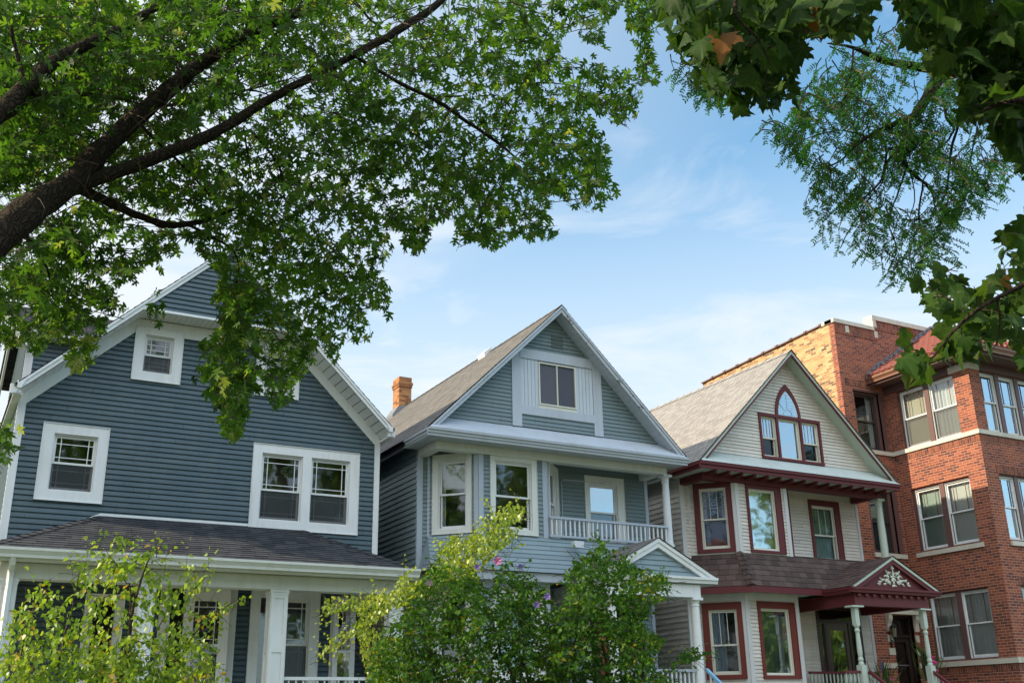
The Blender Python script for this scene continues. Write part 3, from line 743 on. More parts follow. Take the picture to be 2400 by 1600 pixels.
# ================================================================== twin gabled houses
def twin(dx, st):
    """the two matching narrow houses; geometry measured on the blue one, dx shifts it to the white one"""
    X = lambda v: v+dx
    W = 19.0; xl, xr = X(8.39), X(14.0); cx = X(11.17)
    H = empty("gabled_house", (X(11.17), W, 0), st['label'], "house", "narrow gabled two-storey houses")
    S, E_, T, TP = st['siding'], st['e'], st['trim'], st['trimpale']
    eL, eR, pz, ez = X(8.06), X(14.24), 9.99, 6.93
    sl = (pz-ez)/(cx-eL)
    rz = lambda x: pz-sl*abs(x-cx)
    # side, rear walls
    mb = MB(Fr(xl, 31, 0, -1)); lapped(mb, [(0, .5), (12, .5), (12, ez), (0, ez)], [], E_*1.35 if st['kind'] == 'blue' else E_*1.5, .5, CLAP); mb.build("side_wall", S, H)
    mb = MB(Fr(xr, W, 0, 1)); lapped(mb, [(0, .5), (12, .5), (12, ez), (0, ez)], [], E_*1.35, .5, CLAP); mb.build("side_wall", S, H)
    mb = MB(); mb.P([(xl, 31, 0), (xr, 31, 0), (xr, 31, ez), (cx, 31, pz-.1), (xl, 31, ez)]); mb.build("rear_wall", S, H)
    mb = MB(); mb.wbox(xl, xr, 18.3, 31, 0, 1.2); mb.build("foundation", CONC, H)
    # ---- upper front wall, bay
    P1 = (X(8.615), 19.0); P2 = (X(9.372), 18.243); P3 = (X(10.92), 18.243); P4 = (X(11.677), 19.0)
    frF = Fr(0, 19.0); frL = Fr(P1[0], P1[1], P2[0]-P1[0], P2[1]-P1[1]); frC = Fr(0, P2[1]); frR = Fr(P3[0], P3[1], P4[0]-P3[0], P4[1]-P3[1]); LW = 1.0706
    zb, ztop = 5.05, 6.80
    wl = st['winL']; wc = st['winC']; wb = st['winB']
    mb = MB(frF)
    lapped(mb, [(xl, 1.3), (P1[0], 1.3), (P1[0], ztop), (xl, ztop)], [], E_, 1.3, CLAP)
    lapped(mb, [(P4[0], zb), (xr, zb), (xr, ztop), (P4[0], ztop)], [inset(wb['o'], .02)], E_, zb, CLAP)
    mb.fr = frL; lapped(mb, [(0, zb), (LW, zb), (LW, ztop), (0, ztop)], [inset(wl['o'], .02)], E_, zb, CLAP)
    mb.fr = frC; lapped(mb, [(P2[0], zb), (P3[0], zb), (P3[0], ztop), (P2[0], ztop)], [inset(wc['o'], .02)], E_, zb, CLAP)
    mb.fr = frR; lapped(mb, [(0, zb), (LW, zb), (LW, ztop), (0, ztop)], [inset((LW-wl['o'][1], LW-wl['o'][0], wl['o'][2], wl['o'][3]), .02)], E_, zb, CLAP)
    mb.build("upper_wall", S, H)
    mb = MB(frC); mb.box(P2[0]-.012, P2[0]+.095, -.03, .026, zb, ztop); mb.box(P3[0]-.095, P3[0]+.012, -.03, .026, zb, ztop)
    mb.fr = frL; mb.box(LW-.095, LW-.002, -.03, .026, zb, ztop); mb.box(-.005, .045, -.01, .022, zb, ztop)
    mb.fr = frR; mb.box(.002, .095, -.03, .026, zb, ztop)
    mb.fr = frF; mb.box(xl-.015, xl+.10, -.04, .026, 1.2, ztop); mb.box(xr-.07, xr+.015, -.04, .026, 1.2, ztop)
    mb.build("corner_board", st['corner'], H)
    # ---- cornice, pent and gable
    mb = MB(); mb.wbox(X(8.41), X(13.98), 18.17, 18.36, 6.635, 6.79); mb.wbox(X(8.395), X(8.58), 18.36, 18.985, 6.645, 6.79); mb.wbox(X(13.80), X(13.985), 18.36, 18.985, 6.645, 6.79)
    mb.build("upper_beam", st['beam'], H)
    mb = MB()
    n = 40
    for i in range(n):
        a = eL+.02+(eR-eL-.04)*i/n; mb.wbox(a, a+(eR-eL-.04)/n-.006, 17.79, 19.0, 6.792, 6.80)
    mb.wbox(eL+.02, eR-.02, 17.79, 18.99, 6.804, 6.812)
    mb.build("cornice_soffit", TP, H)
    if st['rafters']:
        mb = MB()
        k = 15
        for i in range(k):
            a = X(8.55)+(X(13.85)-X(8.55))*i/(k-1); mb.wbox(a-.035, a+.035, 17.86, 18.169, 6.715, 6.79)
        mb.build("bracket", T, H)
    mb = MB()
    if st['kind'] == 'blue':
        prof = [(0, 0), (.02, 0), (.028, .05), (.05, .055), (.055, .09), (.085, .11), (.09, .15), (0, .15)]
    else:
        prof = [(0, 0), (.04, 0), (.04, .075), (.075, .085), (.08, .15), (0, .15)]
    mb.sweep(prof, ((eL-.02, 17.80, 6.775), (eR+.02, 17.80, 6.775)))
    mb.sweep(prof, ((eL+.06, 18.92, 6.775), (eL+.06, 17.80, 6.775))); mb.sweep(prof, ((eR-.06, 17.80, 6.775), (eR-.06, 18.92, 6.775)))
    mb.build("cornice", st['cornice'], H)
    gy = 18.15
    mb = MB(); d = 7.275-6.93
    nseg = 3
    for i in range(nseg):
        a0 = eL+(eR-eL)*i/nseg; a1 = eL+(eR-eL)*(i+1)/nseg-.006; ti = .42
        cl_ = lambda a: min(max(a, eL+ti), eR-ti)
        mb.P([(a0, 17.71, 6.93), (a1, 17.71, 6.93), (cl_(a1), gy-.004, 7.275), (cl_(a0), gy-.004, 7.275)])
    mb.P([(eL, 17.71, 6.925), (eR, 17.71, 6.925), (eR-.43, gy, 7.265), (eL+.43, gy, 7.265)])
    mb.build("pent_roof", st['pent'], H)
    frG = Fr(0, gy)
    gz0 = 7.20
    xa, xb = cx-(pz-.10-gz0)/sl, cx+(pz-.10-gz0)/sl
    mb = MB(frG); lapped(mb, [(xa, gz0), (xb, gz0), (cx, pz-.10)], st['gholes'], E_, gz0, CLAP); mb.build("gable_siding", S, H)
    # main roof
    yF, yB = 17.78, 31.2
    mb = MB()
    shingles(mb, (eL-.02, yB, rz(eL)), (eL-.02, yF, rz(eL)), (cx, yF, pz), (cx, yB, pz), .115, .010)
    shingles(mb, (eR+.02, yF, rz(eR)), (eR+.02, yB, rz(eR)), (cx, yB, pz), (cx, yF, pz), .115, .010)
    mb.P([(eL, yF, rz(eL)-.02), (cx, yF, pz-.02), (cx, yB, pz-.02), (eL, yB, rz(eL)-.02)]); mb.P([(eR, yF, rz(eR)-.02), (cx, yF, pz-.02), (cx, yB, pz-.02), (eR, yB, rz(eR)-.02)])
    # ridge caps
    for i in range(44):
        y0 = yF+i*.3; y1 = y0+.34
        for s_ in (-1, 1): mb.P([(cx, y0, pz+.022), (cx, y1, pz+.012), (cx+s_*.13, y1, pz-.13*sl+.022), (cx+s_*.13, y0, pz-.13*sl+.034)])
    roof = mb.build("roof", st['roof'], H)
    frK = Fr(0, 17.80); mb = MB(frK)
    f = lambda x: rz(x)-.022
    rake_band(mb, frK, eL+.04, cx, f, st['rakew'], -.04, 0); mb.build("rake_board", st['rake'], H)
    mb = MB(frK); rake_band(mb, frK, cx, eR-.04, f, st['rakew'], -.04, 0)
    if st['kind'] == 'blue': mb.build("rake_board", m_flaked("flaking_grey_paint", (.50, .53, .56), (.12, .115, .10)), H, label="right rake board with flaking dark-stained paint")
    else: mb.build("rake_board", st['rake'], H)
    mb = MB(frK)
    if st['kind'] == 'white':
        f2 = lambda x: rz(x)-.022-st['rakew']
        rake_band(mb, frK, eL+.2, cx, f2, .055, -.035, .006); rake_band(mb, frK, cx, eR-.2, f2, .055, -.035, .006)
        mb.build("rake_moulding", T, H)
    else:
        rake_band(mb, frK, eL+.04, cx, lambda x: rz(x)-.012, .05, -.02, .026); rake_band(mb, frK, cx, eR-.04, lambda x: rz(x)-.012, .05, -.02, .026)
        mb.build("rake_moulding", st['rake'], H)
    mb = MB(); us = st['rakew']+.024+(.0 if st['kind'] == 'blue' else .02)
    n = 30
    for s_ in (-1, 1):
        for i in range(n):
            t0 = 3.08*i/n; t1 = 3.08*(i+1)/n-.01; x0 = cx+s_*t0; x1 = cx+s_*t1
            if st['kind'] == 'white': t1 = 3.08*(i+1)/n; x1 = cx+s_*t1
            mb.P([(x0, 17.84, rz(x0)-us), (x1, 17.84, rz(x1)-us), (x1, gy, rz(x1)-us), (x0, gy, rz(x0)-us)])
        mb.P([(cx, 17.84, pz-us+.01), (cx+s_*3.08, 17.84, rz(cx+s_*3.08)-us+.01), (cx+s_*3.08, gy, rz(cx+s_*3.08)-us+.01), (cx, gy, pz-us+.01)])
    mb.build("rake_soffit", TP, H)
    mb = MB(); gutter(mb, (eL+.07, 18.9, ez-.12), (eL+.07, 31, ez-.14), .11, .12); mb.build("gutter", DKGUT if st['kind'] == 'blue' else SAGE, H)
    # ---- windows of the upper storey
    w = casing(frL, H, *wl['o'], [wl['i']], st['wcase'], .03, .006); sashes(frL, w, *wl['i'], wl['meet'], st['wframe'], upper=st['up'], backing=wl['back'], glass=wl['g'], screen=wl.get('screen'), mcol=st['wframe'])
    w = casing(frC, H, *wc['o'], [wc['i']], st['wcase'], .03, .006); sashes(frC, w, *wc['i'], wc['meet'], st['wframe'], backing=wc['back'], glass=wc['g'])
    o = (LW-wl['o'][1], LW-wl['o'][0], wl['o'][2], wl['o'][3]); i_ = (LW-wl['i'][1], LW-wl['i'][0], wl['i'][2], wl['i'][3])
    w = casing(frR, H, *o, [i_], st['wcase'], .03, .006); sashes(frR, w, *i_, wl['meet'], st['wframe'], glass=wl['g'])
    w = casing(frF, H, *wb['o'], [wb['i']], st['wcase'], .03, .006); sashes(frF, w, *wb['i'], wb['meet'], st['wframe'], upper=st['up'], backing=wb['back'], glass=wb['g'], mcol=st['wframe'])
    mb = MB(); mb.wbox(P3[0], xr, 18.30, 19.0, 4.95, 5.06); mb.build("balcony_floor", GREYT, H)
    column(H, X(14.0)-.01, 18.27, 5.06, 6.634, .088, st['colm'])
    # ---- ground floor bay and porch walls
    mb = MB(frL)
    fl, fc = st['ffL'], st['ffC']
    lapped(mb, [(0, 1.3), (LW, 1.3), (LW, 4.3), (0, 4.3)], [inset(fl['o'], .02)], E_, 1.3, CLAP)
    mb.fr = frC; lapped(mb, [(P2[0], 1.3), (P3[0], 1.3), (P3[0], 4.3), (P2[0], 4.3)], [inset(fc['o'], .02)], E_, 1.3, CLAP)
    mb.fr = Fr(P3[0], P3[1], 0, 1); lapped(mb, [(0, 1.3), (.76, 1.3), (.76, 4.3), (0, 4.3)], [], E_, 1.3, CLAP)
    mb.fr = frF; lapped(mb, [(P3[0], 1.3), (xr, 1.3), (xr, 4.3), (P3[0], 4.3)], [inset(st['door'], .015)], E_, 1.3, CLAP)
    mb.build("lower_wall", st['lowsid'], H)
    mb = MB(frC); mb.box(P2[0]-.012, P2[0]+.11, -.03, .026, 1.3, 4.25); mb.box(P3[0]-.10, P3[0]+.012, -.03, .026, 1.3, 4.25)
    mb.box(P2[0]+.11, P3[0]-.10, -.01, .022, 4.03, 4.25)
    mb.fr = frL; mb.box(LW-.11, LW-.002, -.03, .026, 1.3, 4.25); mb.box(.05, LW-.11, -.01, .022, 4.03, 4.25)
    mb.build("corner_board", st['corner'], H)
    w = casing(frL, H, *fl['o'], [fl['i']], st['wcaseL'], .032, .01); sashes(frL, w, *fl['i'], fl['meet'], st['wframe'], upper=st['up'], backing=fl['back'], glass=fl['g'], mcol=st['wframe'], screen=fl.get('screen'))
    w = casing(frC, H, *fc['o'], [fc['i']], st['wcaseL'], .032, .01); sashes(frC, w, *fc['i'], fc['meet'], st['wframe'], backing=fc['back'], glass=fc['g'])
    mb = MB(); mb.wbox(P2[0], xr+.1, 16.95, 18.98, 1.35, 1.47); mb.build("porch_floor", CONC, H)
    # ---- skirt roof / skirt wall between the storeys
    zt_, zl = 5.07, 4.29; yl = 17.80
    Lb = (X(8.39)+.05, 18.74); 
    mb = MB()
    if st['kind'] == 'white':
        A = (X(8.25), 18.80, zl); B = (X(9.25), 17.80, zl); Cc = (X(13.95), 17.80, zl)
        t1 = (P1[0], P1[1], zt_); t2 = (P2[0], P2[1], zt_); t3 = (xr, P2[1], zt_)
        shingles(mb, A, B, t2, t1, .145, .012); shingles(mb, B, Cc, t3, t2, .145, .012)
        n = 7
        for i in range(n):
            b0 = np.array(B)+(np.array(t2)-np.array(B))*i/n; b1 = np.array(B)+(np.array(t2)-np.array(B))*(i+1.1)/n
            for o in ((-.085, .075, -.02), (.11, 0, -.02)):
                o = np.array(o); up = np.array([-.012, -.03, .03]); mb.P([b0+up*1.3, b0+o+up, b1+o+up*.5, b1+up*.8])
        mb.build("skirt_roof", SH_BRN, H)
        mb = MB(); mb.prism([A, B, Cc, (Cc[0], 17.86, zl), (B[0]+.03, 17.86, zl), (A[0]+.05, 18.86, zl)], (0, 0, -.14)); mb.build("skirt_trim", T, H)
        mb = MB(); mb.P([(A[0], A[1], zl-.10), (B[0], B[1]+.02, zl-.10), (Cc[0], Cc[1]+.02, zl-.10), (xr, 19, zl-.10), (P1[0], 19, zl-.10)]); mb.build("skirt_soffit", TP, H)
        mb = MB(frF); mb.box(P4[0]-.1, xr, 0, .03, 5.03, 5.10); mb.build("sill_board", T, H)
    else:
        n = 8
        def ruled(b0, b1, t0, t1):
            b0, b1, t0, t1 = [np.array(v, float) for v in (b0, b1, t0, t1)]
            nr = np.cross(b1-b0, t0-b0); nr /= np.linalg.norm(nr); nr = nr if nr[1] < 0 else -nr
            for i in range(n):
                u0, u1 = i/n, (i+1)/n
                l0, r0, l1, r1 = b0+(t0-b0)*u0, b1+(t1-b1)*u0, b0+(t0-b0)*u1, b1+(t1-b1)*u1
                mb.P([l0+nr*.002, r0+nr*.002, r0+nr*.016, l0+nr*.016], [(0, i*.095), (1, i*.095), (1, i*.095), (0, i*.095)])
                L0 = np.linalg.norm(r0-l0)
                mb.P([l0+nr*.016, r0+nr*.016, r1+nr*.003, l1+nr*.003], [(l0[0], i*.095+.001), (l0[0]+L0, i*.095+.001), (l0[0]+L0, i*.095+.094), (l0[0], i*.095+.094)])
        ruled((X(9.25), 17.98, 4.33), (xr, 17.98, 4.33), (P2[0], P2[1]-.005, zt_), (xr, P2[1]-.005, zt_))
        ruled((X(8.33), 18.2, 4.33), (X(9.25), 17.98, 4.33), (P1[0], P1[1], zt_), (P2[0], P2[1]-.005, zt_))
        mb.P([(X(8.33), 18.2, 4.33), (P1[0], P1[1], zt_), (xl, 19, 4.33)])
        mb.build("skirt_wall", S_BLUEL, H)
        mb = MB(); mb.wbox(X(8.35), xr, 18.03, 18.25, 4.16, 4.326); mb.build("skirt_trim", GREYW, H)
        mb = MB(Fr(0, 18.02)); mb.box(X(11.36), X(11.58), -.02, .10, 4.93, 4.99); mb.box(X(11.36), X(11.58), .06, .10, 4.86, 4.93); mb.build("exhaust_hood", WHITE2, H)
        mb = MB(frF); mb.tube([frF.p(X(11.75), .02, 5.1), frF.p(X(11.75), .02, 6.42), frF.p(X(11.80), .02, 6.48), frF.p(X(12.85), .02, 6.50), frF.p(X(12.92), .02, 6.56), frF.p(X(12.92), .02, 6.66)], .014, 6); mb.build("conduit", GREYW, H)
        balustrade(H, Fr(0, 18.20), P3[0]+.03, X(13.92), 5.085, 5.50, .107, GREYT, WHITE2, False, .045, half=.015)
    # ---- porch gable
    yp = 16.92; px_, pzp, pez = X(12.70), 4.985, 4.26; hl = 1.41
    psl = (pzp-pez)/hl
    prz = lambda x: pzp-psl*abs(x-px_)
    mb = MB()
    shingles(mb, (px_-hl, 18.3, prz(px_-hl)), (px_-hl, yp-.02, prz(px_-hl)), (px_, yp-.02, pzp), (px_, 18.3, pzp), .125, .011)
    shingles(mb, (px_+hl, yp-.02, prz(px_+hl)), (px_+hl, 18.3, prz(px_+hl)), (px_, 18.3, pzp), (px_, yp-.02, pzp), .125, .011)
    pr = mb.build("porch_roof", SH_BRN if st['kind'] == 'white' else SH_GREY, H)
    frP = Fr(0, yp); mb = MB(frP)
    f = lambda x: prz(x)-.012
    rw = .06 if st['kind'] == 'white' else .075
    rake_band(mb, frP, px_-hl+.01, px_, f, rw, -.06, 0); rake_band(mb, frP, px_, px_+hl-.01, f, rw, -.06, 0)
    mb.build("porch_rake", SAGE if st['kind'] == 'white' else WHITE, H)
    mb = MB(frP); f2 = lambda x: prz(x)-.012-rw
    rake_band(mb, frP, px_-hl+.16, px_, f2, .10, -.09, -.02); rake_band(mb, frP, px_, px_+hl-.16, f2, .10, -.09, -.02)
    mb.sweep([(0, 0), (.09, 0), (.10, .06), (.125, .07), (.125, .12), (0, .12)], ((px_-hl, yp+.09, 4.135), (px_+hl, yp+.09, 4.135)))
    mb.sweep([(0, 0), (.09, 0), (.10, .06), (.125, .07), (.125, .12), (0, .12)], ((px_-hl+.12, 17.8, 4.135), (px_-hl+.12, yp, 4.135)))
    mb.sweep([(0, 0), (.09, 0), (.10, .06), (.125, .07), (.125, .12), (0, .12)], ((px_+hl-.12, yp, 4.135), (px_+hl-.12, 17.8, 4.135)))
    mb.build("porch_cornice", T if st['kind'] == 'white' else WHITE, H)
    frQ = Fr(0, yp+.09)
    tri = [(px_-hl+.15, 4.257), (px_+hl-.15, 4.257), (px_, pzp-.17)]
    mb = MB(frQ)
    if st['kind'] == 'white': flat_wall(mb, tri); ped = mb.build("pediment", REDT, H)
    else: lapped(mb, tri, [], .10, 4.257, CLAP); ped = mb.build("pediment", S_BLUEL, H)
    mb = MB(); yb = 17.0
    bl, br_ = px_-1.27+.27*(st['kind'] == 'blue')*0, px_+1.02
    mb.wbox(bl, br_, yb, yb+.17, 3.865, 4.11); mb.wbox(bl, bl+.15, yb+.17, 18.9, 3.875, 4.11); mb.wbox(br_-.15, br_, yb+.17, 18.9, 3.875, 4.11)
    mb.build("porch_beam", T if st['kind'] == 'white' else WHITE, H)
    mb = MB(); mb.wbox(px_-hl+.05, px_+hl-.05, yp+.1, 18.9, 4.115, 4.13)
    if st['kind'] == 'white':
        for i in range(10): a = bl+.1+i*(br_-bl-.2)/9; mb.wbox(a-.04, a+.04, yp+.02, yb-.002, 4.06, 4.114)
    mb.build("porch_ceiling", TP if st['kind'] == 'blue' else REDT, H)
    return H, dict(frF=frF, frL=frL, frC=frC, frG=frG, frQ=frQ, roof=roof, ped=ped, px=px_, cx=cx, xl=xl, xr=xr, rz=rz, P3=P3, br=br_, bl=bl)

B = dict(kind='blue', label="grey-blue gabled house with white pent eave and balcony, second from left", siding=S_BLUE, lowsid=S_BLUEL, e=.085, trim=GREYT, trimpale=GREYW, corner=GREYT, beam=CREAMW, cornice=GREYW, pent=GREYW,
         gholes=[(10.12, 12.32, 7.30, 8.98)], roof=SH_GREY, rakew=.135, rake=GREYW, rafters=False, wcase=CREAMW, wcaseL=CREAMW, wframe=VINYL, up=None, colm=WHITE2,
         winL=dict(o=(.11, .925, 5.08, 6.67), i=(.225, .82, 5.17, 6.55), meet=5.87, back=['halfblind', 'leftsliver'], g=(GL_CLEAR, GL_CLEAR)),
         winC=dict(o=(9.62, 10.69, 5.08, 6.65), i=(9.73, 10.57, 5.17, 6.545), meet=5.84, back='dark', g=(GL_CLEAR, GL_CLEAR)),
         winB=dict(o=(12.34, 13.37, 5.1, 6.63), i=(12.46, 13.19, 5.2, 6.46), meet=5.85, back='dark', g=(GL_STRONG, GL_CLEAR)),
         ffL=dict(o=(.11, .925, 2.3, 3.98), i=(.225, .82, 2.4, 3.86), meet=3.1, back='dark', g=(GL_CLEAR, GL_CLEAR)),
         ffC=dict(o=(9.62, 10.75, 2.3, 4.0), i=(9.74, 10.63, 2.4, 3.88), meet=3.1, back='dark', g=(GL_CLEAR, GL_CLEAR)), door=(12.2, 13.6, 1.45, 3.9))
H2, i2 = twin(0.0, B)
DX = 6.55
Wt = dict(kind='white', label="off-white gabled house with oxblood red trim and pointed arch window", siding=S_WHITE, lowsid=S_WHITE, e=.080, trim=REDT, trimpale=SAGE, corner=m_paint("offwhite_corner_paint", (.60, .59, .58), .5, .15), beam=REDT, cornice=REDT, pent=SAGEROOF,
          gholes=[(16.78, 18.68, 7.30, 8.36)], roof=SH_TAN, rakew=.075, rake=SAGE, rafters=True, wcase=REDT, wcaseL=REDL, wframe=ALMOND, up=3, colm=SAGE,
          winL=dict(o=(.14, .99, 5.09, 6.66), i=(.265, .87, 5.17, 6.55), meet=5.84, back='dark', g=(GL_DIM, GL_DIM)),
          winC=dict(o=(16.235, 17.275, 5.09, 6.65), i=(16.31, 17.11, 5.15, 6.545), meet=None, back='shade', g=(GL_STRONG, GL_STRONG)),
          winB=dict(o=(18.89, 19.90, 5.12, 6.63), i=(18.98, 19.74, 5.16, 6.50), meet=5.78, back='teal', g=(GL_CLEAR, GL_DIM)),
          ffL=dict(o=(.14, .99, 2.385, 3.98), i=(.27, .88, 2.47, 3.84), meet=3.09, back=['sidesheer'], g=(GL_DIM, GL_DIM), screen=None),
          ffC=dict(o=(16.265, 17.33, 2.385, 4.0), i=(16.345, 17.18, 2.45, 3.865), meet=None, back='teal', g=(GL_STRONG, GL_STRONG)), door=(18.72, 20.17, 1.45, 4.06))
H3, i3 = twin(DX, Wt)

# ---- blue house details
frG = i2['frG']
mb = MB(frG)
mb.box(10.10, 10.32, -.02, .035, 7.285, 8.80); mb.box(12.10, 12.32, -.02, .035, 7.285, 8.78)
mb.box(10.30, 12.10, -.02, .045, 8.78, 8.99)
mb.prism([frG.p(10.10, .034, 8.80), frG.p(10.30, .034, 8.80), frG.p(10.30, .034, 8.98)], (0, .05, 0)); mb.prism([frG.p(12.32, .034, 8.78), frG.p(12.10, .034, 8.78), frG.p(12.10, .034, 8.98)], (0, .05, 0))
mb.box(10.32, 12.10, -.02, .035, 7.56, 7.74)
gw = mb.build("window_surround", GREYW, H2)
mb = MB(frG)
for a0, a1 in ((10.32, 10.745), (11.665, 12.10)):
    n = 5
    for k in range(n):
        s0 = a0+(a1-a0)*k/n; mb.box(s0, s0+(a1-a0)/n-.010, -.01, .02, 7.745, 8.779)
    mb.box(a0, a1, -.012, .008, 7.745, 8.778)
mb.build("panel", m_paint("white_aluminium_panel", (.54, .58, .63), .4, .2), gw)
mb = MB(frG); ring(mb, 10.745, 11.665, 7.81, 8.75, .028, -.03, .04); mb.box(11.19, 11.215, -.02, .03, 7.838, 8.722); sl_ = mb.build("window", ALMOND, H2)
mb = MB(frG); mb.box(10.745, 11.665, -.012, .02, 7.745, 7.809); mb.build("sill", ALMOND, sl_)
pane(frG, sl_, 10.773, 11.19, 7.838, 8.722, .0, m_screen("dusty_screen", (.13, .135, .16), .93), "screen"); pane(frG, sl_, 11.215, 11.637, 7.838, 8.722, .004, m_screen("dusty_screen_dark", (.105, .11, .135), .93), "screen")
interior(frG, sl_, 10.77, 11.64, 7.83, 8.73, -.05)
mb = MB(frG); lapped(mb, [(10.32, 7.20), (12.10, 7.20), (12.10, 7.56), (10.32, 7.56)], [], .085, 7.20, CLAP); mb.build("gable_siding", S_BLUE, H2)
mb = MB(frG)
for k in range(11): mb.prism([frG.p(11.09, .02, 9.115+k*.03), frG.p(11.385, .02, 9.115+k*.03), frG.p(11.385, .03, 9.13+k*.03), frG.p(11.09, .03, 9.13+k*.03)], (0, .02, .004))
mb.build("gable_vent", S_BLUE, H2)
# chimney (28 courses of orange brick) and roof vent
mb = MB(); mb.wbox(10.88, 11.25, 26.0, 26.44, 9.0, 10.46); mb.wbox(10.86, 11.27, 25.98, 26.46, 10.46, 10.53); mb.wbox(10.845, 11.285, 25.965, 26.475, 10.53, 10.60); mb.wbox(10.875, 11.255, 25.995, 26.445, 10.60, 10.75)
ch = mb.build("chimney", B_CHIM, i2['roof'])
mb = MB(); mb.prism([(10.68, 25.95, 9.40), (10.95, 25.95, 9.66), (11.28, 25.95, 9.86), (11.28, 25.95, 9.98), (10.84, 25.95, 9.86), (10.68, 25.95, 9.62)], (0, .55, 0)); mb.build("flashing", LEADG, ch)
mb = MB(); zq = i2['rz'](11.02)
mb.prism([(10.93, 20.9, zq-.10), (11.12, 20.9, zq+.09), (11.10, 20.9, zq+.19), (10.90, 20.9, zq+.02)], (0, .35, 0)); mb.build("roof_vent", WHITE2, i2['roof'])
# ground floor porch of the blue house
for x in (11.62, 13.62): column(H2, x, 17.09, 1.47, 3.864, .095, WHITE, name="porch_column")
balustrade(H2, Fr(0, 17.09), 11.75, 13.5, 1.6, 2.50, .10, GREYT, WHITE2, False, .05, "porch_railing", .016)
mb = MB(); mb.prism([(13.74, 17.05, 2.46), (13.74, 17.05, 2.52), (13.74, 15.9, 1.70), (13.74, 15.9, 1.64)], (.06, 0, 0)); hr = mb.build("stair_rail", SKYBL, H2)
for k in range(8):
    y = 16.95-k*.13; z = 2.46-(17.05-y)*.713; mb = MB(); mb.wbox(13.755, 13.785, y-.015, y+.015, z-.85, z); mb.build("baluster", WHITE2, hr)
mb = MB()
for k in range(7): mb.wbox(13.0, 14.1, 16.95-(k+1)*.28, 16.95-k*.28, 0, 1.26-k*.19)
mb.build("steps", CONC, H2)
w = casing(i2['frF'], H2, 12.2, 13.6, 1.45, 3.9, [(12.34, 13.46, 1.5, 3.8)], WHITE, .03, 0, "door_frame"); interior(i2['frF'], w, 12.34, 13.46, 1.5, 3.8, -.06)
mb = MB(i2['frF']); ring(mb, 12.45, 13.35, 1.5, 3.6, .13, -.05, -.01, .15, .3); dd = mb.build("door", WOODD, H2); pane(i2['frF'], dd, 12.58, 13.22, 1.8, 3.45, -.03, GL_CLEAR)
# metal lawn chair on the blue house's porch
chr_ = empty("lawn_chair", (13.2, 17.75, 1.47), "blue pierced metal lawn chair standing on the grey-blue house's porch", "chair")
frc = Fr(13.0, 17.70)
mb = MB(frc); N = 13
def shell(u, v): return frc.p(.46*u-.0, -.10-.10*math.sin(v*1.2)-.05*(1-(2*u-1)**2), .42+.62*v-.05*abs(2*u-1)**4*v)
for i in range(N):
    for j in range(N):
        if (i % 2 == 1 and j % 2 == 1): continue
        u0, u1, v0, v1 = i/N, (i+1)/N, j/N, (j+1)/N
        mb.P([np.array(shell(a, b))+np.array([0, 0, 1.47-.42+.40]) for a, b in ((u0, v0), (u1, v0), (u1, v1), (u0, v1))])
mb.build("backrest", BLUEM, chr_)
mb = MB(frc); mb.box(0, .46, -.08, .42, 1.47+.38, 1.47+.40); mb.build("seat", BLUEM, chr_)
for s_ in (0.0, .46):
    mb = MB(frc); mb.tube([frc.p(s_, .40, 1.48), frc.p(s_, .40, 2.05), frc.p(s_, .33, 2.10), frc.p(s_, -.08, 2.12)], .014, 6); mb.build("arm", WHITE2, chr_)
    mb = MB(frc); mb.tube([frc.p(s_, .40, 1.48), frc.p(s_, -.25, 1.48), frc.p(s_, -.28, 1.52), frc.p(s_, -.08, 1.86)], .014, 6); mb.build("leg", WHITE2, chr_)

# ---- white house details
frG = i3['frG']
mb = MB(frG)
Z0, Z1 = 7.275, 8.39
for a0, a1 in ((16.755, 16.815), (17.29, 17.355), (18.035, 18.10), (18.645, 18.705)): mb.box(a0, a1, -.02, .045, Z0+.06, Z1-.075)
mb.box(16.755, 18.705, -.02, .05, Z1-.075, Z1); mb.box(16.755, 18.705, -.02, .06, Z0, Z0+.06)
ax0, ax1, axc = 17.30, 18.10, 17.70
def arch(t, w0, h):   # pointed arch, t in -1..1
    a = abs(t); return h*(1-a**1.75)
def arch_pts(half, h, z0, n=20):
    # two arcs meeting in a point
    R = (half*half+h*h)/(2*half); pts = []
    tmax = math.asin(min(1, h/R))
    for i in range(n+1):
        th = tmax*i/n; pts.append((axc+half-R+R*math.cos(th), z0+R*math.sin(th)))
    left = [(2*axc-p[0], p[1]) for p in pts[::-1]]
    return pts+left[1:]
O_ = arch_pts(.40, .815, Z1-.005); I_ = arch_pts(.325, .665, Z1-.005)
for i in range(len(O_)-1):
    mb.q([(O_[i][0], .045, O_[i][1]), (O_[i+1][0], .045, O_[i+1][1]), (I_[i+1][0], .045, I_[i+1][1]), (I_[i][0], .045, I_[i][1])])
    mb.q([(I_[i][0], .045, I_[i][1]), (I_[i+1][0], .045, I_[i+1][1]), (I_[i+1][0], -.02, I_[i+1][1]), (I_[i][0], -.02, I_[i][1])])
    mb.q([(O_[i][0], .045, O_[i][1]), (O_[i+1][0], .045, O_[i+1][1]), (O_[i+1][0], -.005, O_[i+1][1]), (O_[i][0], -.005, O_[i][1])])
aw = mb.build("window", REDT, H3, label="three-part gable window with a pointed arch light over its middle")
sashes(frG, aw, 16.815, 17.29, Z0+.06, Z1-.075, 7.80, ALMOND, upper=4, glass=(GL_STRONG, GL_DIM), st=.035, mcol=WHITE2)
sashes(frG, aw, 17.355, 18.035, Z0+.06, Z1-.075, None, ALMOND, glass=(GL_STRONG, GL_STRONG))
sashes(frG, aw, 18.10, 18.645, Z0+.06, Z1-.075, 7.80, ALMOND, upper=4, glass=(GL_STRONG, GL_DIM), st=.035, mcol=WHITE2)
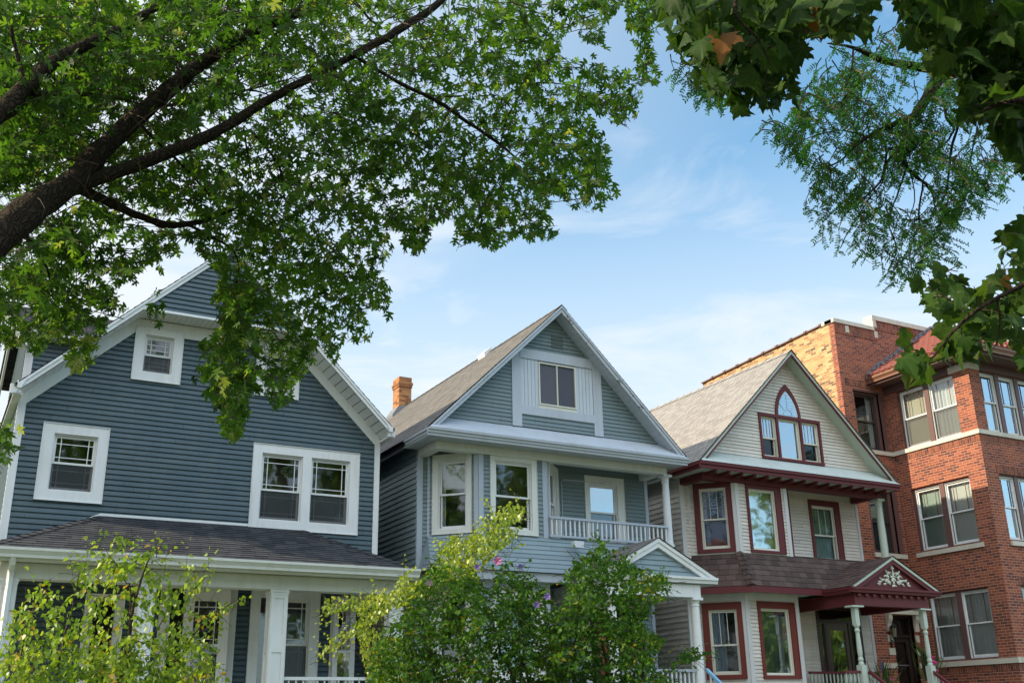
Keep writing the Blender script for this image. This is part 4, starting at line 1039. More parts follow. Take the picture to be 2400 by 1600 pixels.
mb = MB(frG); I2 = arch_pts(.29, .60, Z1+.02)
for i in range(len(I_)-1):
    j = min(i, len(I2)-2); mb.q([(I_[i][0], .022, I_[i][1]), (I_[i+1][0], .022, I_[i+1][1]), (I2[j+1][0], .022, I2[j+1][1]), (I2[j][0], .022, I2[j][1])])
mb.box(17.385, 18.015, .012, .022, Z1, Z1+.028)
mb.build("sash", ALMOND, aw)
mb = MB(frG); mb.q([(p[0], .027, p[1]) for p in I2]); mb.build("pane", GL_STRONG, aw)
mb = MB(frG)     # behind the glass: a dark sheet stands in for the unlit room
mb.q([(p[0], .019, p[1]) for p in I_]); mb.build("interior", DARKIN, aw)
mb = MB(frG); cz = Z1+.03
arc = [frG.p(axc+.14*math.cos(t), .032, cz+.14*math.sin(t)) for t in np.linspace(0, math.pi, 15)]; mb.tube(arc, .007, 5)
for ang, L in ((90, .44), (48, .33), (132, .33)):
    t = math.radians(ang); mb.tube([frG.p(axc+.14*math.cos(t), .032, cz+.14*math.sin(t)), frG.p(axc+(.14+L*.9)*math.cos(t), .032, cz+(.14+L*.9)*math.sin(t))], .006, 5)
mb.build("muntin", WHITE2, aw)
# the siding behind the arch is covered by the arch itself; porch parts
def turned_post(x, y, z0, z1, name="porch_post"):
    mb = MB(); h = z1-z0
    mb.wbox(x-.075, x+.075, y-.075, y+.075, z0, z0+1.15); mb.wbox(x-.058, x+.058, y-.058, y+.058, z1-.42, z1-.035); mb.wbox(x-.17, x+.17, y-.12, y+.12, z1-.035, z1)
    pr = [(.060, z0+1.15), (.066, z0+1.18), (.045, z0+1.21), (.058, z0+1.25), (.058, z0+1.28), (.042, z0+1.31), (.050, z0+1.36), (.056, z0+1.42), (.046, z1-.62), (.042, z1-.57), (.058, z1-.54), (.058, z1-.51), (.040, z1-.48), (.060, z1-.44), (.060, z1-.42)]
    mb.lathe(x, y, pr, 14); return mb.build(name, SAGE, H3)
turned_post(18.03, 17.09, 1.47, 3.863); turned_post(20.17, 17.09, 1.47, 3.863)
balustrade(H3, Fr(0, 17.09), i3['P3'][0]+.02, 17.95, 1.6, 2.50, .11, REDT, SAGE, True, .05, "porch_railing")
balustrade(H3, Fr(0, 18.75), 18.1, 20.3, 1.6, 2.56, .11, REDT, SAGE, True, .05, "porch_railing")
for x in (18.15, 20.14):
    mb = MB(); mb.prism([(x, 17.02, 2.44), (x, 17.02, 2.51), (x, 15.8, 1.66), (x, 15.8, 1.59)], (.07, 0, 0)); hr = mb.build("stair_rail", REDT, H3)
    for k in range(9):
        y = 16.92-k*.125; z = 2.44-(17.02-y)*.697; mb = MB(); mb.lathe(x+.035, y, [(.02, z-.85), (.02, z-.7), (.012, z-.68), (.02, z-.45), (.012, z-.2), (.018, z-.15), (.018, z+.01)], 7); mb.build("baluster", SAGE, hr)
mb = MB()
for k in range(7): mb.wbox(18.1, 20.3, 16.95-(k+1)*.28, 16.95-k*.28, 0, 1.26-k*.19)
mb.build("steps", CONC, H3)
# front door
fF = i3['frF']
w = casing(fF, H3, 18.72, 20.17, 1.45, 4.06, [(18.82, 20.05, 1.5, 4.0)], WOODD, .03, 0, "door_frame"); interior(fF, w, 18.82, 20.05, 1.5, 4.0, -.12)
mb = MB(fF); mb.box(18.82, 20.05, -.10, .0, 3.68, 3.76); mb.box(18.98, 19.06, -.10, 0, 1.5, 3.68); mb.box(19.76, 19.84, -.10, 0, 1.5, 3.68); mb.build("transom_bar", WOODD, w)
pane(fF, w, 18.82, 20.05, 3.76, 4.0, -.05, GL_CLEAR); pane(fF, w, 18.82, 18.98, 2.3, 3.68, -.05, GL_STRONG); pane(fF, w, 19.84, 20.05, 2.3, 3.68, -.05, GL_DIM)
mb = MB(fF); ring(mb, 19.06, 19.76, 1.5, 3.68, .11, -.07, -.02, .16, .5); dd = mb.build("door", m_paint("varnished_oak_door", (.09, .045, .022), .3, .2, (.03, .015, .008)), H3); pane(fF, dd, 19.17, 19.65, 2.0, 3.52, -.045, GL_STRONG)
mb = MB(fF); mb.tube([fF.p(19.12, .03, 2.55), fF.p(19.12, .05, 2.66), fF.p(19.12, .03, 2.77)], .012, 6); mb.build("door_handle", IRON, dd)
# carved foliage of the pediment: stem, urn and two sprays of acanthus
fq = i3['frQ']; mb = MB(fq); pc = i3['px']+.02; bz = 4.30
def blob(a, z, ra, rz_, b=.03, n=9, rot=0.0, lob=3):
    pts = []
    for i in range(n*2):
        t = math.pi*i/n; r = 1+.22*math.cos(lob*t+1)
        x, y = ra*r*math.cos(t), rz_*r*math.sin(t); c, s_ = math.cos(rot), math.sin(rot)
        pts.append((a+x*c-y*s_, z+x*s_+y*c))
    cen = fq.p(a, b+.012, z)
    for i in range(len(pts)):
        p, q_ = pts[i], pts[(i+1) % len(pts)]
        mb.P([cen, fq.p(p[0], b*.55, p[1]), fq.p(q_[0], b*.55, q_[1])]); mb.P([fq.p(p[0], b*.55, p[1]), fq.p(p[0], .004, p[1]), fq.p(q_[0], .004, q_[1]), fq.p(q_[0], b*.55, q_[1])])
blob(pc, bz+.03, .07, .03); blob(pc, bz+.17, .07, .055); blob(pc, bz+.10, .03, .03); blob(pc, bz+.235, .10, .022)
mb.tube([fq.p(pc, .02, bz+.24), fq.p(pc, .02, bz+.42)], [.018, .010], 6); blob(pc, bz+.45, .025, .05); blob(pc-.03, bz+.42, .03, .015, rot=2.3); blob(pc+.03, bz+.42, .03, .015, rot=.8)
for s_ in (-1, 1):
    path = [(0, .26), (.05, .32), (.13, .33), (.19, .28), (.17, .20)]
    mb.tube([fq.p(pc+s_*a, .02, bz+z) for a, z in path], .011, 5)
    mb.tube([fq.p(pc+s_*a, .02, bz+z) for a, z in ((.20, .14), (.30, .17), (.38, .14), (.44, .09))], .011, 5)
    for (a, z, ra, r2, ro) in ((.13, .30, .055, .03, .4), (.20, .34, .05, .022, .9), (.17, .22, .06, .035, 1.2), (.22, .13, .065, .045, .6), (.14, .10, .04, .05, 0), (.25, .24, .04, .025, -.4), (.34, .15, .05, .025, -.3), (.40, .17, .04, .02, .5), (.45, .09, .05, .028, 1.0), (.49, .05, .035, .03, .2), (.29, .06, .04, .03, -.5)):
        blob(pc+s_*a, bz+z, ra, r2, rot=ro*s_, lob=3 if ra > .045 else 2)
mb.build("carving", m_paint("pale_green_carving_paint", (.58, .62, .52), .5, .2), i3['ped'])
# banner hung inside the left bay window, seen from its back
fl = i3['frL']
ban = empty("banner", fl.p(.57, -.14, 5.2), "dark blue sports banner hanging inside the left window over the shingled skirt", "banner")
bb = -.118
mb = MB(fl); mb.q([(.29, bb, 5.22), (.85, bb, 5.22), (.85, bb, 6.52), (.29, bb, 6.52)]); mb.build("cloth", m_paint("banner_blue", (.012, .04, .13), .8, .1, (.01, .02, .05)), ban)
def letters(txt, a, z, size, mat, par, name="lettering"):
    cu = bpy.data.curves.new(name, 'FONT'); cu.body = txt; cu.size = size; cu.align_x = 'CENTER'; cu.align_y = 'CENTER'; cu.offset = .004
    tmp = bpy.data.objects.new("tmp", cu); COL.objects.link(tmp); dg = bpy.context.evaluated_depsgraph_get()
    me = bpy.data.meshes.new_from_object(tmp.evaluated_get(dg)); bpy.data.objects.remove(tmp)
    # turned a quarter to read downwards
    for v in me.vertices:
        x, y = v.co.x, v.co.y
        v.co = fl.p(a+y, bb+.004, z-x)
    me.materials.clear(); me.materials.append(mat); o = link(name, me, par); return o
LBL = m_paint("banner_letters", (.30, .38, .50), .8, 0); LRED = m_paint("banner_red", (.16, .012, .02), .8, 0)
letters("WORLD SERIES", .36, 6.17, .095, LBL, ban); letters("2016", .56, 6.16, .21, m_paint("banner_number", (.16, .33, .62), .8, 0), ban); letters("CHICAGO CUBS", .78, 6.20, .105, LBL, ban)
letters("CHAMPIONS", .40, 5.56, .10, m_paint("banner_letters_dim", (.14, .18, .26), .8, 0), ban)
mb = MB(fl); mb.q([(.29, bb+.003, 5.22), (.85, bb+.003, 5.22), (.85, bb+.003, 5.32), (.57, bb+.003, 5.44), (.29, bb+.003, 5.32)]); mb.build("emblem", LRED, ban)
# ================================================================== HOUSE 4: red brick flats with yellow side wall
H4 = empty("apartment_building", (23.0, 19.6, 0), "red brick three-storey apartment building with yellow side wall and tiled bay roof", "building")
YM, XB, YB_ = 19.6, 22.88, 16.83
fM = Fr(0, YM); fS = Fr(XB, YM, 0, -1); fB = Fr(0, YB_); fW = Fr(21.24, 25.4, 0, -1)
S_LEN = YM-YB_
pair = [(8.36, 10.0), (5.60, 7.27), (2.84, 4.51)]
aL, aR = YM-19.20, YM-17.33     # pair of windows on the bay's left face
bx = [(23.30, 25.55)]
mb = MB(fM)
holesM = [(21.64, 22.60, 8.36, 10.0), (21.66, 22.60, 5.58, 7.24), (21.93, 22.72, 1.4, 4.0)]
flat_wall(mb, [(21.24, 0), (XB, 0), (XB, 11.62), (21.24, 11.62)], holesM)
flat_wall(mb, [(XB, 9.9), (29.2, 9.9), (29.2, 12.0), (XB, 12.0)])
mb.box(22.78, 29.2, -.26, .0, 12.0, 12.26)
mb.fr = fS; flat_wall(mb, [(0, 0), (S_LEN, 0), (S_LEN, 10.0), (0, 10.0)], [(aL, aR, z0, z1) for z0, z1 in pair])
mb.fr = fB; flat_wall(mb, [(XB, 0), (29.2, 0), (29.2, 10.0), (XB, 10.0)], [(23.30, 25.55, 8.36, 10.0), (23.38, 25.55, 5.60, 7.27), (23.45, 25.55, 2.84, 4.51)])
mb.fr = fW; flat_wall(mb, [(25.4-19.79, 0), (25.4-YM, 0), (25.4-YM, 11.93), (25.4-19.79, 11.93)])
mb.build("brick_wall", B_RED, H4)
mb = MB(fW); flat_wall(mb, [(0, 0), (25.4-19.79, 0), (25.4-19.79, 11.96), (0, 11.78)]); mb.build("side_wall", B_YEL, H4, label="sunlit yellow common brick side wall")
mb = MB(); mb.P([(29.2, YB_, 0), (29.2, 25.4, 0), (29.2, 25.4, 12), (29.2, YM, 12.2), (29.2, YM, 10), (29.2, YB_, 10)]); mb.P([(21.24, 25.4, 0), (29.2, 25.4, 0), (29.2, 25.4, 12), (21.24, 25.4, 11.8)]); mb.P([(21.3, YM+.2, 11.3), (29.2, YM+.2, 11.3), (29.2, 25.4, 11.3), (21.3, 25.4, 11.3)]); mb.build("rear_wall", B_YEL, H4)
# soldier courses
mb = MB(fM); mb.box(21.242, XB-.002, -.02, .012, 11.62, 11.93); mb.box(XB, 29.2, -.02, .012, 11.98, 12.26); mb.box(22.78, XB, -.02, .0125, 11.93, 12.26)
mb.box(21.40, XB-.002, -.02, .012, 10.13, 10.33); mb.fr = fS
for z0, z1 in ((8.08, 8.25),): mb.box(.01, S_LEN-.004, -.02, .008, z0, z1)
mb.box(.01, S_LEN-.004, -.02, .008, 2.53, 2.70)
mb.fr = fB
for z0, z1 in ((8.08, 8.25), (2.53, 2.70)): mb.box(XB+.004, 29.2, -.02, .008, z0, z1)
mb.box(23.3, 25.7, -.02, .006, 7.275, 7.48); mb.box(23.4, 25.7, -.02, .006, 4.515, 4.72)
mb.build("soldier_course", B_REDV, H4)
# limestone
mb = MB(fM)
mb.box(21.20, 22.80, -.30, .045, 11.932, 12.045); mb.box(22.76, 29.2, -.30, .045, 12.262, 12.40); mb.box(22.765, 22.90, -.29, .04, 12.046, 12.261)
mb.fr = fW; mb.box(25.4-20.1, 25.4-YM-.046, -.28, .04, 11.935, 12.04)
mb.build("coping", LIME, H4)
mb = MB(fM); mb.box(21.66, 21.80, -.02, .02, 11.70, 11.90); mb.box(22.80, 22.93, -.02, .022, 11.72, 11.92); mb.box(22.80, 22.93, -.02, .022, 12.03, 12.22); mb.build("stone_block", LIME, H4)
mb = MB(fM); mb.box(21.60, XB-.05, -.12, .045, 8.25, 8.36); mb.fr = fS; mb.box(0, S_LEN+.045, -.12, .045, 8.251, 8.361); mb.fr = fB; mb.box(XB, 29.2, -.12, .0449, 8.252, 8.362); mb.build("stone_band", LIME, H4)
mb = MB(fM); mb.box(21.62, XB-.05, -.12, .05, 5.465, 5.58); mb.build("sill", LIME, H4)
mb = MB(fS); mb.box(YM-19.27, YM-17.21, -.12, .055, 5.462, 5.575); mb.build("sill", LIME, H4)
mb = MB(fB); mb.box(23.38, 25.65, -.12, .055, 5.462, 5.575); mb.build("sill", LIME, H4)
mb = MB(fS); mb.box(0.05, S_LEN+.045, -.12, .045, 2.70, 2.82); mb.fr = fB; mb.box(XB, 29.2, -.12, .0449, 2.701, 2.821); mb.build("stone_band", LIME, H4)
mb = MB(fS); mb.box(YM-17.42, S_LEN+.03, -.02, .03, 9.985, 10.16); mb.fr = fB; mb.box(XB+.0, 23.30, -.02, .0299, 9.986, 10.161); mb.build("stone_capital", LIME, H4)
# clay coping tiles of the side wall
mb = MB()
for i in range(9):
    y0 = 25.42-i*.60; z0 = 11.79+(25.42-y0)*.0325; y1 = y0-.57; z1 = z0+.0185
    mb.prism([(21.18, y0, z0), (21.58, y0, z0), (21.55, y0, z0+.05), (21.38, y0, z0+.085), (21.21, y0, z0+.05)], (0, y1-y0, z1-z0))
    mb.prism([(21.155, y1+.07, z1-.01), (21.60, y1+.07, z1-.01), (21.58, y1+.07, z1+.06), (21.38, y1+.07, z1+.115), (21.18, y1+.07, z1+.06)], (0, -.09, .003))
mb.build("coping_tile", m_paint("dark_clay_coping", (.16, .09, .075), .7, .4), H4)
# recess corner joint line is the meeting of the walls; bay eave, gutter and tiled roof
mb = MB(fS); mb.box(.0, YM-17.425, -.02, .035, 10.0, 10.18); mb.box(0, S_LEN+.03, -.02, .03, 10.165, 10.21); mb.fr = fB; mb.box(23.305, 29.2, -.02, .0349, 10.0, 10.18); mb.box(XB, 29.2, -.02, .0299, 10.166, 10.211); mb.build("frieze_board", BROWN, H4)
mb = MB(); mb.P([(22.30, YM, 10.215), (XB, YM, 10.215), (XB, YB_, 10.215), (22.30, 16.25, 10.215)]); mb.P([(22.30, 16.25, 10.215), (XB, YB_, 10.215), (29.2, YB_, 10.215), (29.8, 16.25, 10.215)]); mb.wbox(22.29, 22.32, 16.25, YM, 10.18, 10.30); mb.wbox(22.32, 29.8, 16.25, 16.28, 10.181, 10.30); mb.build("eave_soffit", BROWN, H4)
mb = MB(); gutter(mb, (22.29, YM-.005, 10.24), (22.29, 16.24, 10.24), .12, .165); gutter(mb, (22.29, 16.24, 10.241), (29.8, 16.24, 10.241), .12, .165); mb.build("gutter", GUTTERB, H4)
mb = MB(); TS = .62; sp = .205
def barrel(base, up, side, L):
    n = max(1, int(math.ceil(L/.34))); nr = np.cross(side, up); nr /= np.linalg.norm(nr); nr = nr if nr[2] > 0 else -nr
    for i in range(n):
        l0 = i*.34; l1 = min(L, l0+.36)
        ring0 = []; ring1 = []
        for k in range(7):
            t = math.pi*k/6; c, s_ = math.cos(t), math.sin(t)
            ring0.append(base+up*l0+side*(c*.085)+nr*(s_*.085+.022)); ring1.append(base+up*l1+side*(c*.075)+nr*(s_*.075+.002))
        for k in range(6): mb.P([ring0[k], ring0[k+1], ring1[k+1], ring1[k]])
        mb.P(ring0)
L1 = math.hypot(1, TS)
y = 16.40
while y < 19.55:
    barrel(np.array([22.24, y, 10.42]), np.array([1, 0, TS])/L1, np.array([0, 1.0, 0]), (y-16.23)*L1); y += sp
x = 22.45
while x < 29.6:
    run = min(x-22.24, 3.36, 29.84-x); barrel(np.array([x, 16.19, 10.42]), np.array([0, 1, TS])/L1, np.array([1.0, 0, 0]), run*L1); x += sp
zt_ = 10.42+3.36*TS
mb.P([(22.24, 19.58, 10.415), (22.24, 16.19, 10.415), (25.6, 19.58, zt_)]); mb.P([(22.24, 16.19, 10.415), (29.84, 16.19, 10.415), (26.48, 19.58, zt_), (25.6, 19.58, zt_)])
for i in range(14):
    t0, t1 = i/14, (i+1.12)/14; A = np.array([22.24, 16.19, 10.46]); B_ = np.array([25.6, 19.55, zt_+.04]); mb.tube([A+(B_-A)*t0, A+(B_-A)*t1], [.10, .085], 8)
mb.build("tile_roof", TILE, H4)
mb = MB()
for i in range(17):
    t = i/17; P = np.array([22.22+3.35*t, 19.57, 10.45+3.35*TS*t]); j = .012*((i*7) % 5)
    mb.prism([P+np.array([-.02, 0, -.03]), P+np.array([.22, 0, .13]), P+np.array([.21, 0, .26+j]), P+np.array([-.01, 0, .11+j])], (0, -.05, 0))
mb.build("flashing", LEADG, H4)
# windows in brick
def brickwin(fr, a0, a1, z0, z1, lights, name="window", mull=.15, jamb=.035, backs=(), glass=None, sash_m=VINYL, meet=None, ups='twobars', jl=None, screens=None):
    mb = MB(fr); jl = jamb if jl is None else jl
    mb.box(a0, a0+jl, -.16, -.055, z0, z1); mb.box(a1-jamb, a1, -.16, -.055, z0, z1); mb.box(a0+jl, a1-jamb, -.16, -.056, z1-.045, z1); mb.box(a0+jl, a1-jamb, -.16, -.056, z0, z0+.03)
    n = lights; wl_ = (a1-a0-jl-jamb-mull*(n-1))/n; xs = []
    for i in range(n):
        s0 = a0+jl+i*(wl_+mull); xs.append((s0, s0+wl_))
        if i: mb.box(s0-mull, s0, -.16, -.045, z0, z1-.001)
    # brick reveal
    w = mb.build(name, BROWN, H4)
    mb = MB(fr); mb.q([(a0, 0, z0), (a0, -.17, z0), (a0, -.17, z1), (a0, 0, z1)]); mb.q([(a1, 0, z0), (a1, -.17, z0), (a1, -.17, z1), (a1, 0, z1)]); mb.q([(a0, 0, z1), (a0, -.17, z1), (a1, -.17, z1), (a1, 0, z1)]); mb.build("reveal", B_RED, w)
    for i, (s0, s1) in enumerate(xs):
        sashes(fr, w, s0, s1, z0+.03, z1-.045, (z0+z1)/2+.015 if meet is None else meet, sash_m, upper=ups, glass=(glass or [(GL_CLEAR, GL_CLEAR)]*n)[i], rec=.105, backing=backs[i] if i < len(backs) else 'dark', reveal=False, mcol=BROWN, mw=.018, screen=(screens or [None]*n)[i], st=.05)
    return w
DKSASH = m_paint("dark_bronze_frame", (.06, .04, .04), .4, .1)
brickwin(fS, aL, aR, *pair[0], 2, backs=['shade', 'sheer'], glass=[(GL_CLEAR, GL_CLEAR), (GL_CLEAR, GL_CLEAR)], screens=[SCREEN_L, SCREEN_L], jl=.05)  # cream blind in the left light is added in place of a reflection
brickwin(fS, aL, aR, *pair[1], 2, backs=['gblind', 'blind'], screens=[None, None], jl=.09)
brickwin(fS, aL, aR, *pair[2], 2, backs=['sheer', 'sheer'], jl=.06)
fx1 = 25.55
brickwin(fB, 23.30, fx1, *pair[0], 3, backs=['sheer', 'halfblind', 'dark'], glass=[(GL_STRONG, GL_STRONG)]*3, jl=.02)
brickwin(fB, 23.38, fx1, *pair[1], 3, backs=['sheer', 'sheer', 'dark'], glass=[(GL_STRONG, GL_STRONG)]*3, jl=.02)
brickwin(fB, 23.45, fx1, *pair[2], 3, backs=['gblind', 'blind', 'dark'], glass=[(GL_CLEAR, GL_CLEAR)]*3, jl=.02)
brickwin(fM, 21.64, 22.60, 8.36, 10.0, 1, backs=['rightsheer'], sash_m=DKSASH, jamb=.09, ups=None, glass=[(GL_CLEAR, GL_DIM)])
brickwin(fM, 21.66, 22.60, 5.58, 7.24, 1, backs=['rightsheer'], sash_m=DKSASH, jamb=.12, ups=None, glass=[(GL_CLEAR, GL_DIM)])
mb = MB(fM); mb.box(21.64, 22.72, -.10, .02, 10.0, 10.06); mb.box(22.60, 22.74, -.10, .015, 8.36, 10.0); mb.box(22.60, 22.76, -.10, .015, 5.58, 7.24); mb.build("window_jamb", BROWN, H4)
# entrance
mb = MB(fM); mb.q([(21.93, -.25, 1.4), (22.72, -.25, 1.4), (22.72, -.25, 4.0), (21.93, -.25, 4.0)]); ring(mb, 21.93, 22.72, 1.4, 4.0, .06, -.24, -.10); mb.box(21.99, 22.66, -.24, -.12, 3.46, 3.54); ring(mb, 22.0, 22.65, 1.45, 3.45, .10, -.24, -.16)
dr = mb.build("door", m_paint("dark_brown_door", (.030, .018, .016), .35, .1), H4); pane(fM, dr, 22.1, 22.55, 2.1, 3.33, -.20, GL_DIM); pane(fM, dr, 22.0, 22.65, 3.55, 3.93, -.2, GL_DIM)
mb = MB(fM); mb.tube([fM.p(22.08, -.14, 2.78), fM.p(22.5, -.14, 2.78)], .012, 6); mb.build("door_handle", m_metal("steel_bar", (.4, .4, .4), .3), dr)
mb = MB(fM); mb.box(21.72, 22.87, -.02, .16, 4.02, 4.17); mb.box(21.78, 22.83, -.02, .10, 4.171, 4.24)
for a in (21.72, 22.73):
    mb.prism([fM.p(a, 0, 3.60), fM.p(a, .05, 3.60), fM.p(a, .06, 3.78), fM.p(a, .12, 3.90), fM.p(a, .13, 4.02), fM.p(a, 0, 4.02)], (.14, 0, 0))
mb.build("door_hood", LIME, H4)
mb = MB(fM)
for z in (3.34, 3.02): mb.box(21.70, 21.92, -.02, .022, z, z+.17); mb.box(22.73, 22.86, -.02, .022, z, z+.17)
mb.box(21.45, 21.92, -.02, .024, 2.70, 2.82); mb.box(22.73, 22.87, -.02, .024, 2.70, 2.82); mb.build("quoin", LIME, H4)
lm = MB(fM); lp = fM.p(21.80, .16, 0)
lm.lathe(lp[0], lp[1], [(.015, 3.80), (.02, 3.77), (.10, 3.70), (.105, 3.685), (.07, 3.68)], 8); lm.lathe(lp[0], lp[1], [(.055, 3.44), (.05, 3.42), (.02, 3.36), (.008, 3.28)], 8)
for k in range(6):
    t = math.pi*k/3; lm.tube([(lp[0]+.072*math.cos(t), lp[1]+.072*math.sin(t), 3.685), (lp[0]+.05*math.cos(t), lp[1]+.05*math.sin(t), 3.44)], .006, 4)
lm.tube([fM.p(21.80, .02, 3.40), fM.p(21.80, .10, 3.34), fM.p(21.80, .16, 3.38)], .012, 5); lm.tube([fM.p(21.80, .0, 3.52), fM.p(21.80, .03, 3.2)], .02, 5)
wlamp = lm.build("wall_lamp", IRON, H4); lm = MB(); lm.lathe(lp[0], lp[1], [(.045, 3.45), (.064, 3.67)], 8); lm.build("lamp_glass", m_paint("amber_lamp_glass", (.30, .27, .16), .2, .1), wlamp)

# ================================================================== ground
def sheet(name, x0, x1, y0, y1, z, mat):
    mb = MB(); mb.P([(x0, y0, z), (x1, y0, z), (x1, y1, z), (x0, y1, z)]); o = mb.build(name, mat); tag(o, kind="structure"); return o
def m_ground(name, a, b, scale=4):
    t = NT(name); p = t.pos(); n = t.noise(scale, 6, .65, p); f = t.noise(scale*22, 4, .7, p)
    return t.done(t.principled(t.mix(t.math('MULTIPLY', f, n), a, b), .95, .1, t.bump(f, .5, .01)))
sheet("lawn", -600, 600, -600, 600, 0, m_ground("grass_ground", (.06, .08, .03), (.15, .18, .07)))
sheet("road", -600, 600, -3.2, 6.2, -.10+.14, m_ground("asphalt", (.06, .06, .06), (.12, .117, .11), 6))
for (y0, y1) in ((-5.2, -3.2), (6.2, 6.4)):
    mb = MB(); mb.wbox(-300, 300, y0 if y0 > 0 else -3.4, y1 if y0 > 0 else -3.2, 0, .17); tag(mb.build("kerb", CONC), kind="structure")
sheet("pavement", -300, 300, 8.6, 10.2, .03, m_ground("pavement_concrete", (.33, .32, .30), (.46, .45, .42), 3))
sheet("pavement", -300, 300, -7.4, -5.8, .03, m_ground("pavement_concrete_far", (.33, .32, .30), (.46, .45, .42), 3))

# ================================================================== daylight
SUN_EL, SUN_AZ = math.radians(30), math.radians(-74)      # azimuth from +Y towards +X
SD = np.array([math.sin(SUN_AZ)*math.cos(SUN_EL), math.cos(SUN_AZ)*math.cos(SUN_EL), math.sin(SUN_EL)])
sl = bpy.data.lights.new("sun", 'SUN'); sl.energy = 7.2; sl.angle = math.radians(.55); sl.color = (1.0, .85, .62)
so = bpy.data.objects.new("sun", sl); COL.objects.link(so); so.rotation_euler = Vector(tuple(SD)).to_track_quat('Z', 'Y').to_euler(); so.location = (-20, 10, 30)
world = bpy.data.worlds.new("World"); scene.world = world; world.use_nodes = True
wt = world.node_tree; wt.nodes.clear()
def wn(typ, **kw):
    n = wt.nodes.new("ShaderNode"+typ)
    for k, v in kw.items(): setattr(n, k, v)
    return n
def wl(a, b): wt.links.new(a, b)
sky = wn("TexSky", sky_type='NISHITA', sun_disc=False); sky.sun_elevation = SUN_EL; sky.sun_rotation = SUN_AZ; sky.altitude = 200; sky.air_density = 1.0; sky.dust_density = .9; sky.ozone_density = 1.6
tc = wn("TexCoord"); mp = wn("Mapping"); mp.inputs["Scale"].default_value = (1.6, 1.6, 5.5); mp.inputs["Rotation"].default_value = (.25, -.35, .5); wl(tc.outputs["Generated"], mp.inputs[0])
nz = wn("TexNoise"); nz.inputs["Scale"].default_value = 2.4; nz.inputs["Detail"].default_value = 9; nz.inputs["Roughness"].default_value = .58; nz.inputs["Distortion"].default_value = .6; wl(mp.outputs[0], nz.inputs["Vector"])
rp = wn("ValToRGB"); rp.color_ramp.elements[0].position = .50; rp.color_ramp.elements[0].color = (0, 0, 0, 1); rp.color_ramp.elements[1].position = .70; rp.color_ramp.elements[1].color = (1, 1, 1, 1); wl(nz.outputs[0], rp.inputs[0])
# thin haze that thickens towards the horizon and towards the sun
sx = wn("SeparateXYZ"); wl(tc.outputs["Generated"], sx.inputs[0])
hz = wn("MapRange"); hz.interpolation_type = 'SMOOTHSTEP'; hz.inputs[1].default_value = .18; hz.inputs[2].default_value = .575; hz.inputs[3].default_value = .92; hz.inputs[4].default_value = .0; wl(sx.outputs[2], hz.inputs[0])
hy = wn("MapRange"); hy.inputs[1].default_value = -.3; hy.inputs[2].default_value = .3; hy.inputs[3].default_value = .35; hy.inputs[4].default_value = 1.0; wl(sx.outputs[1], hy.inputs[0])
hm = wn("Math", operation='MULTIPLY'); wl(hz.outputs[0], hm.inputs[0]); wl(hy.outputs[0], hm.inputs[1])
lf = wn("MapRange"); lf.inputs[1].default_value = .66; lf.inputs[2].default_value = .05; lf.inputs[3].default_value = 0.0; lf.inputs[4].default_value = .95; wl(sx.outputs[0], lf.inputs[0])
ad = wn("Math", operation='MAXIMUM'); wl(hm.outputs[0], ad.inputs[0]); wl(lf.outputs[0], ad.inputs[1])
cl = wn("Math", operation='MULTIPLY'); wl(rp.outputs[0], cl.inputs[0]); cl.inputs[1].default_value = .42
a2 = wn("Math", operation='ADD', use_clamp=True); wl(ad.outputs[0], a2.inputs[0]); wl(cl.outputs[0], a2.inputs[1])
mx = wn("Mix", data_type='RGBA'); wl(a2.outputs[0], mx.inputs[0]); tn = wn("Mix", data_type='RGBA', blend_type='MULTIPLY'); tn.inputs[0].default_value = 1; wl(sky.outputs[0], tn.inputs[6]); tn.inputs[7].default_value = (1.28, 1.92, 1.90, 1); wl(tn.outputs[2], mx.inputs[6]); mx.inputs[7].default_value = (6.0, 6.5, 7.0, 1)
# sky behind the viewer is brightened as added fill for the shaded house fronts
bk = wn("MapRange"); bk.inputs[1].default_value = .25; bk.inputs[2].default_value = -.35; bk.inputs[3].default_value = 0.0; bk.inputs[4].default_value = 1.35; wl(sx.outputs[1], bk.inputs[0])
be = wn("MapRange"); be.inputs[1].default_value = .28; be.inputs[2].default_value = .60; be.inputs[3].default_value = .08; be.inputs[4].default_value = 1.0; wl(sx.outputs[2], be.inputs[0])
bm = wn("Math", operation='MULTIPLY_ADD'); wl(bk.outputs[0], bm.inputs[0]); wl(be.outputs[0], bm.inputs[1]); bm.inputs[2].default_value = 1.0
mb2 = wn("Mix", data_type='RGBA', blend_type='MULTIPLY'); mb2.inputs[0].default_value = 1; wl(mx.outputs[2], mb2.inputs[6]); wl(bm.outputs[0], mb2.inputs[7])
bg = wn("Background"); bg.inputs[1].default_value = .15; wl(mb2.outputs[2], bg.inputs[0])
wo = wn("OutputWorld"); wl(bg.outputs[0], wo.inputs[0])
scene.view_settings.view_transform = 'Standard'; scene.view_settings.look = 'None'; scene.view_settings.exposure = 0; scene.view_settings.gamma = 1
scene.render.engine = 'CYCLES'
try:
    scene.cycles.max_bounces = 7; scene.cycles.transparent_max_bounces = 12; scene.cycles.diffuse_bounces = 3; scene.cycles.glossy_bounces = 3; scene.cycles.transmission_bounces = 4
    scene.cycles.use_denoising = True
except Exception: pass
